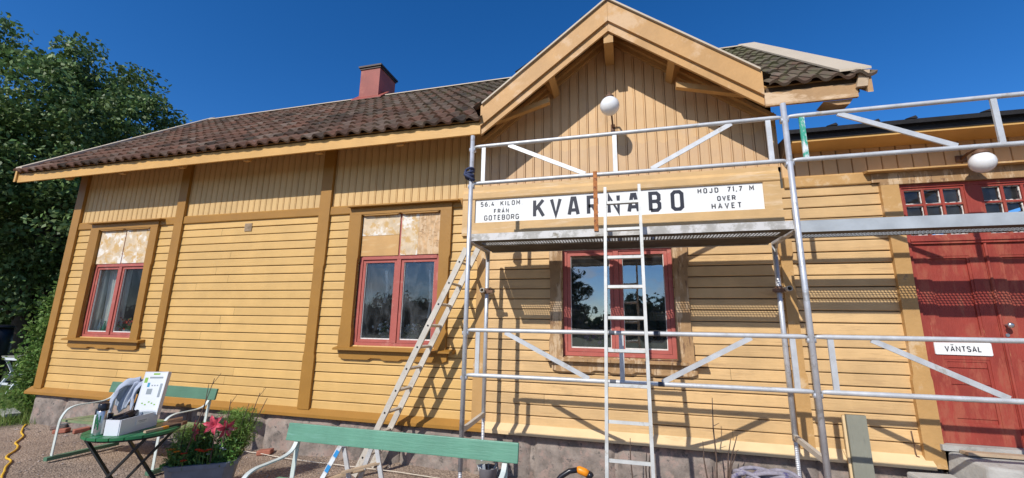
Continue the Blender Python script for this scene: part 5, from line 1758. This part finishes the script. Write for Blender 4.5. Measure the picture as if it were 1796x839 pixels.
tag(b.build('plank', 'concrete', origin=(-10.15, 0.08, 0.08)), 'weathered grey plank lying in the grass at the house corner', 'plank')
brick_list = ((-8.30, -0.22, 0.4, 'terracotta'), (-8.05, -0.12, 1.2, 'terracotta'), (-7.72, -0.16, -0.3, 'stone'), (-7.45, -0.20, 0.5, 'terracotta'), (-8.55, -0.12, 0.9, 'stone'), (-7.05, -0.14, 0.2, 'stone'), (-6.2, -0.16, 0.6, 'stone'), (-4.6, -0.17, 0.3, 'terracotta'))
for k, (x, y, a, m) in enumerate(brick_list):
    z = ground_z(x, y)
    b = MB(); b.obox((x, y, z+0.03), Vector((math.cos(a), math.sin(a), 0.1))*0.09, Vector((-math.sin(a), math.cos(a), 0))*0.05, (0, 0, 0.03))
    o = b.build('brick' if m == 'terracotta' else 'loose_stone', m, origin=(x, y, z))
    md = o.modifiers.new('bevel', 'BEVEL'); md.width = 0.012; md.segments = 2
    if m == 'terracotta': tag(o, 'broken red brick on the ground against the granite plinth', 'brick', 'red bricks along the plinth')
    else: tag(o, 'grey loose stone on the ground against the granite plinth', 'stone', 'loose stones along the plinth')
# pebbles scattered on the gravel
pb = MB()
for k in range(900):
    x, y = random.uniform(-9.2, 0.5), -random.random()**0.8*2.6-0.02
    r = random.choice((0.006, 0.008, 0.010, 0.014))*random.uniform(0.7, 1.3)
    if y > -0.32: r *= 1.6
    z = ground_z(x, y)
    a = random.random()*3
    c_ = Vector((x, y, z+r*0.3))
    e1 = Vector((math.cos(a), math.sin(a), 0))*r*1.3; e2 = Vector((-math.sin(a), math.cos(a), 0))*r; e3 = Vector((0, 0, r*0.7))
    pb.add([c_+e1, c_+e2, c_-e1, c_-e2, c_+e3+e1*0.2, c_-e3], [(0, 1, 4), (1, 2, 4), (2, 3, 4), (3, 0, 4), (1, 0, 5), (2, 1, 5), (3, 2, 5), (0, 3, 5)])
tag(pb.build('pebbles', 'stoneloose'), 'scattered pebbles on the gravel', 'pebbles', kind='stuff')

# paint pail with scrap sticks behind the bench's right end
pr = empty('scrap_bucket', (-1.53, -0.30, 0), 'battered bucket of pale scrap strips by the plinth behind the bench', 'bucket')
b = MB(); b.lathe([(0.085, 0.0), (0.10, 0.16), (0.104, 0.165), (0.096, 0.16), (0.08, 0.02)], (-1.53, -0.30, 0.0), 16); b.build('pail', 'clothdark', pr, smooth=True)
for k in range(7):
    a = k*0.9
    b = MB(); b.bar((-1.53+0.05*math.cos(a), -0.30+0.05*math.sin(a), 0.04), (-1.53+0.11*math.cos(a), -0.30+0.09*math.sin(a), 0.17+0.02*(k % 3)), 0.03, 0.004, (math.sin(a), 1, 0)); b.build('strip', 'whiteplastic' if k % 3 else 'concrete', pr)
b = MB(); b.obox((-1.55, -0.30, 0.222), (0.11, 0.02, 0.012), (-0.02, 0.07, 0), (0, 0, 0.005))
tag(b.build('paint_board', 'greyplank', origin=(-1.55, -0.30, 0.21)), 'small mossy board lying on top of the scrap bucket', 'board')

# vacuum hose end
hz = empty('vacuum_hose', (-0.6, -0.5, 0.0), 'black curved vacuum hose end with an orange cuff on the ground', 'hose')
hp = [(-0.86, -0.56, 0.02), (-0.78, -0.54, 0.12), (-0.70, -0.52, 0.215), (-0.62, -0.505, 0.268), (-0.54, -0.50, 0.285)]
b = MB(); b.tube(hp, 0.026, 12); b.build('tube', 'blackplastic', hz, smooth=True)
b = MB(); b.tube([(-0.54, -0.50, 0.285), (-0.525, -0.50, 0.287), (-0.47, -0.50, 0.272), (-0.435, -0.50, 0.255)], [0.030, 0.036, 0.037, 0.034], 14); b.build('cuff', 'orangeplastic', hz, smooth=True)
b = MB(); b.tube([(-0.44, -0.50, 0.257), (-0.415, -0.50, 0.243), (-0.40, -0.50, 0.23)], [0.037, 0.038, 0.03], 14); b.build('collar', 'blackplastic', hz, smooth=True)

# coil of soft rope
rp = MB()
pts = []
for i in range(150):
    t = i/150
    a = 2*math.pi*t*7
    cx_ = 1.13+0.18*math.sin(a*0.5+1)*math.cos(t*9)
    pts.append((cx_+0.15*math.cos(a), -0.42+0.07*math.sin(a*1.0+t*6), 0.325+0.075*max(-0.6, math.sin(a))+0.02*math.sin(a*0.37)))
rp.tube(pts, 0.019, 8)
tag(rp.build('rope_coil', 'rope', smooth=True, origin=(1.13, -0.42, 0.25)), 'tangled coil of grey purple rope at the foot of the scaffold', 'rope')
# dry stems by the scaffold
for k, (x, y, x2, y2, h) in enumerate(((0.74, -0.40, 0.755, -0.40, 1.02), (0.66, -0.40, 0.645, -0.40, 0.62), (0.78, -0.38, 0.95, -0.40, 0.70), (0.80, -0.39, 0.89, -0.40, 0.66), (0.78, -0.41, 0.93, -0.41, 0.56),
                                      (-0.02, -0.42, -0.025, -0.42, 0.60), (0.10, -0.40, 0.125, -0.40, 0.47), (0.13, -0.41, 0.155, -0.40, 0.46))):
    b = MB(); z0 = ground_z(x, y)-0.02
    p0, p1 = Vector((x, y, z0)), Vector((x2, y2, h))
    b.tube([p0, p0.lerp(p1, 0.4)+Vector((0.008, 0, 0)), p0.lerp(p1, 0.7)+Vector((-0.006, 0, 0)), p1], [0.008, 0.007, 0.006, 0.003], 6)
    if k in (0, 2): b.tube([p0.lerp(p1, 0.72), p0.lerp(p1, 0.72)+Vector((0.05, 0, 0.03))], [0.004, 0.002], 5)
    tag(b.build('dead_plant', 'twig', origin=p0), 'bare dry plant stem rising in front of the granite plinth', 'stem', 'dry stems in front of the plinth')

# ------------------------------------------------------------------ things in the windows
def curtain(x0, x1, z0, z1, y, label, amp=0.025, fold=34):
    b = MB()
    def f(u, v): return (x0+(x1-x0)*u+0.05*(1-v)*math.sin(3*v), y+amp*math.sin(u*fold+v*1.5), z0+(z1-z0)*v)
    sheet(b, f, 30, 10)
    return tag(b.build('curtain', 'curtain', smooth=True, origin=(x0, y, z0)), label, 'curtain')
curtain(-8.66, -8.40, 1.42, 2.55, 0.21, 'white sheer curtain behind the left pane of the leftmost window')
curtain(-8.30, -8.17, 1.42, 2.55, 0.21, 'narrow curtain edge behind the right pane of the leftmost window', 0.012, 18)
curtain(-3.27, -3.23, 1.95, 2.40, 0.18, 'thin white strip hanging in the left pane of the middle window', 0.004, 6)
curtain(-2.60, -2.57, 1.75, 2.40, 0.18, 'thin white strip hanging in the right pane of the middle window', 0.004, 6)
def pot_plant(x, z, label, petal, leaf='leaf_pot', pot='terracotta', h=0.20):
    y = 0.20
    root = empty('potted_plant', (x, y, z), label, 'plant')
    b = MB(); b.lathe([(0.05, 0), (0.068, 0.09), (0.072, 0.095), (0.06, 0.09)], (x, y, z), 14); b.build('pot', pot, root, smooth=True)
    n = 90
    pos = np.array([x, y, z+0.09])+RNG.normal(0, 1, (n, 3))*np.array([.055, .04, .05])+np.array([0, 0, .06])
    quads('foliage', leaf_quads(pos, 0.06, 0.6), leaf, root)
    n = 26
    pos = np.array([x, y-0.03, z+0.10])+RNG.normal(0, 1, (n, 3))*np.array([.065, .03, .045])+np.array([0.0, -0.02, .5*h])
    quads('petals', leaf_quads(pos, 0.055, 0.9), petal, root)
pot_plant(-3.20, 1.41, 'white flowered pot plant behind the left pane of the middle window', 'whitepetal', pot='clothdark')
pot_plant(-2.83, 1.41, 'white flowered pot plant behind the right pane of the middle window', 'whitepetal', pot='clothdark')
pot_plant(-8.00, 1.41, 'red geranium behind the right pane of the leftmost window', 'redpetal', pot='whiteplastic')
pot_plant(-0.40, 1.37, 'purple flowered plant in a green pot behind the ladder window', 'purple', pot='darkgreen')
for x, h, r, m, l in ((-8.48, 0.24, 0.028, 'glassgreen', 'green glass bottle on the sill of the leftmost window'), (-8.60, 0.27, 0.026, 'glassgrey', 'clear glass bottle on the sill of the leftmost window')):
    b = MB(); b.lathe([(r, 0), (r, h*0.55), (r*0.5, h*0.72), (r*0.38, h*0.78), (r*0.38, h)], (x, 0.165, 1.40), 12)
    tag(b.build('bottle', m, smooth=True, origin=(x, 0.165, 1.40)), l, 'bottle')

# ------------------------------------------------------------------ white chair and bin at the left edge
ch = empty('garden_table', (-13.38, 1.72, 0), 'small white legged garden table with a grey slatted top at the left edge', 'table')
tx, ty = -13.38, 1.72
for k in range(5):
    b = MB(); b.box(tx-0.27, tx+0.27, ty-0.21+k*0.086, ty-0.13+k*0.086, 0.80, 0.825); b.build('table_slat', 'greyplank', ch)
for dx in (-0.22, 0.22):
    for q in (-1, 1):
        b = MB(); b.bar((tx+dx, ty-0.24*q, 0), (tx+dx*0.92, ty+0.17*q, 0.80), 0.045, 0.025, (1, 0, 0)); b.build('leg', 'whiteplastic', ch)
for z, q in ((0.22, -1), (0.40, 1)):
    b = MB(); b.bar((tx-0.22, ty+0.12*q, z), (tx+0.22, ty+0.12*q, z), 0.03, 0.045); b.build('stretcher', 'whiteplastic', ch)
b = MB(); b.box(tx-0.25, tx+0.25, ty-0.20, ty-0.175, 0.74, 0.80); b.build('apron', 'whiteplastic', ch)
bn = empty('water_barrel', (-16.3, 2.6, 0), 'dark navy barrel with a lid standing behind the white legged table', 'barrel')
b = MB(); b.lathe([(0.26, 0), (0.31, 0.3), (0.31, 1.0), (0.28, 1.40)], (-16.3, 2.6, 0), 20); b.build('drum', 'navy', bn, smooth=True)
b = MB(); b.lathe([(0.31, 1.40), (0.31, 1.44), (0.20, 1.48)], (-16.3, 2.6, 0), 20); b.build('lid', 'blackplastic', bn, smooth=True)

# ------------------------------------------------------------------ trees and shrubs
def tree(name, base, height, rad, crown_c, crown_r, nclump, per, lsize, m, label, cat='tree', group=None, trunk_r=0.28, seed=1, csize=0.55, low=0.0, squash=0.6):
    rng = random.Random(seed)
    root = empty(name, base, label, cat, group)
    b = MB()
    bx_, by_, bz_ = base
    cc = Vector(crown_c)
    tops = Vector((cc.x, cc.y, cc.z+crown_r[2]*0.4))
    pts = [Vector(base)+(tops-Vector(base))*t+Vector((0.25*math.sin(4*t+seed), 0.25*math.cos(3*t+seed), 0))*t for t in (0, .15, .35, .55, .75, 1)]
    b.tube(pts, [trunk_r*1.25, trunk_r, trunk_r*.8, trunk_r*.55, trunk_r*.35, trunk_r*.12], 10)
    clumps = []
    tries = 0
    while len(clumps) < nclump and tries < nclump*30:
        tries += 1
        d = Vector((rng.gauss(0, 1), rng.gauss(0, 1), rng.gauss(0, 1))).normalized()
        nf = 1+0.20*mnoise.noise(d*1.9+Vector((seed, 0, 0)))+0.14*mnoise.noise(d*4.5+Vector((0, seed, 0)))
        r = (0.30+0.70*rng.random()**0.45)*nf
        p = Vector((cc.x+d.x*crown_r[0]*r, cc.y+d.y*crown_r[1]*r, cc.z+d.z*crown_r[2]*r))
        if p.z < low: continue
        clumps.append((p, d))
    for i in range(0, len(clumps), max(1, len(clumps)//26)):
        p, d = clumps[i]
        t = min(0.9, max(0.15, (p.z-bz_)/height*0.7))
        k = min(4, int(t*5)); s = pts[k].lerp(pts[k+1], t*5-k)
        mid = s.lerp(p, 0.5)+Vector((0, 0, 0.25))
        b.tube([s, mid, p], [trunk_r*.22, trunk_r*.13, 0.015], 6)
    b.build('trunk', 'bark', root, smooth=True)
    pos, out = [], []
    for p, d in clumps:
        k = int(per*rng.uniform(0.6, 1.4))
        sz = csize*rng.uniform(0.7, 1.35)
        q = unit(RNG.normal(0, 1, (k, 3)))*(RNG.uniform(0, 1, (k, 1))**0.5)*np.array([sz, sz, sz*squash])*1.15
        pos.append(np.array(p)+q)
        out.append(np.tile(np.array(d)*0.7+np.array([0, 0, -0.15]), (k, 1)))
    pos = np.concatenate(pos); out = np.concatenate(out)
    quads('crown', leaf_quads(pos, lsize, 0.58, 0.25, 0.3, outward=out), m, root)
    return root

tree('broadleaf_tree', (-19.6, 4.8, 0), 10.5, 5, (-19.8, 4.7, 6.1), (4.1, 4.2, 5.0), 480, 230, 0.165, 'leaf_tree', 'tall green broadleaf tree beyond the left end of the house', seed=3, low=1.4, csize=0.62)
tree('broadleaf_tree', (-24.0, 9.5, 0), 11, 5, (-24, 9.5, 5.0), (6.0, 4.5, 5.2), 190, 150, 0.28, 'leaf_back', 'dark tree standing behind the tall broadleaf tree', seed=11, low=0.5, csize=0.9)
tree('broadleaf_tree', (-15.0, 10.0, 0), 8, 5, (-15, 10.0, 3.6), (5.0, 3.0, 3.6), 150, 150, 0.28, 'leaf_back', 'low dark tree behind the end wall of the house', seed=17, low=0.2, csize=0.9)

def shrub(name, c, r, n, lsize, m, label, seed, nst=6):
    rng = random.Random(seed)
    root = empty(name, (c[0], c[1], 0), label, 'shrub')
    b = MB()
    for k in range(nst):
        a = rng.random()*6.28
        b.tube([(c[0]+0.1*math.cos(a), c[1]+0.1*math.sin(a), 0), (c[0]+r[0]*.3*math.cos(a), c[1]+r[1]*.3*math.sin(a), c[2]), (c[0]+r[0]*.6*math.cos(a), c[1]+r[1]*.6*math.sin(a), c[2]+r[2]*.6)], [0.02, 0.014, 0.006], 5)
    b.build('stem', 'bark', root)
    pos, out = [], []
    for k in range(60):
        d = Vector((rng.gauss(0, 1), rng.gauss(0, 1), rng.gauss(0, 1))).normalized()
        rr = (0.4+0.6*rng.random()**0.5)*(1+0.3*mnoise.noise(d*2.5+Vector((seed, 0, 0))))
        p = np.array([c[0]+d.x*r[0]*rr, c[1]+d.y*r[1]*rr, max(0.05, c[2]+d.z*r[2]*rr)])
        kk = n//60
        pos.append(p+RNG.normal(0, 0.13, (kk, 3))); out.append(np.tile(np.array(d)*0.6, (kk, 1)))
    quads('foliage', leaf_quads(np.concatenate(pos), lsize, 0.6, 0.2, 0.3, outward=np.concatenate(out)), m, root)
shrub('shrub', (-10.80, 1.15, 1.30), (0.52, 0.60, 1.15), 15000, 0.075, 'leaf_shrub', 'bright green shrub growing against the left corner of the house', 5)
shrub('shrub', (-14.2, 4.6, 1.3), (1.6, 1.0, 1.5), 8000, 0.09, 'leaf_shrub', 'leafy shrub in the shade below the tall tree', 8)
shrub('shrub', (-10.12, 0.55, 0.62), (0.30, 0.36, 0.72), 10000, 0.06, 'leaf_shrub', 'low leafy shrub beside the corner of the plinth', 9)

# grass at the left
n = 26000
gx = RNG.uniform(-15.5, -9.15, n); gy = RNG.uniform(-0.75, 2.2, n)
edge = -0.28+0.16*np.sin(gx*2.1)+0.10*np.sin(gx*5.3+1)-np.clip((gx+12), -4, 0)*0.05
keep = (gy > edge+RNG.normal(0, 0.07, n)) & ~((gx > -9.5) & (gy > -0.05)) & ~((gx > -9.6) & (gy < -0.1+RNG.normal(0, .05, n)))
gx, gy = gx[keep], gy[keep]
k = len(gx)
hh = RNG.uniform(0.05, 0.17, k)*(0.6+0.8*(np.sin(gx*1.7+gy*2.3)*0.5+0.5))
ang = RNG.uniform(0, 6.28, k); ln_ = RNG.normal(0, 0.06, (k, 2))
wv = 0.006
p0 = np.stack([gx-wv*np.cos(ang), gy-wv*np.sin(ang), np.full(k, -0.03)], 1)
p1 = np.stack([gx+wv*np.cos(ang), gy+wv*np.sin(ang), np.full(k, -0.03)], 1)
p2 = np.stack([gx+ln_[:, 0], gy+ln_[:, 1], hh], 1)
tag(quads('grass', np.stack([p0, p1, p2], 1), 'grass'), 'green grass at the corner of the house', 'grass', kind='stuff')

# what the window panes mirror: a tree and the wood edge across the yard
tree('broadleaf_tree', (-6.2, -34, 0), 8.5, 3, (-6.2, -34, 4.6), (2.9, 2.6, 3.9), 170, 150, 0.22, 'leaf_back', 'round tree across the yard mirrored in the window panes', seed=23, low=0.4, csize=0.55)
pos = []
for k in range(420):
    x = RNG.uniform(-110, 80); y = RNG.uniform(-75, -66)
    h = 4.6+1.5*math.sin(x*0.13)+1.0*math.sin(x*0.41+1)+0.8*math.sin(x*1.1)
    q = RNG.normal(0, 1, (240, 3))*np.array([1.3, 1.0, 0.9])
    pos.append(np.array([x, y, RNG.uniform(0.3, max(1.0, h))])+q)
pos = np.concatenate(pos); pos[:, 2] = np.abs(pos[:, 2])
tag(quads('wood_edge', leaf_quads(pos, 0.7, 0.7), 'leaf_back'), 'dark wood edge far across the yard', 'woods', kind='stuff')
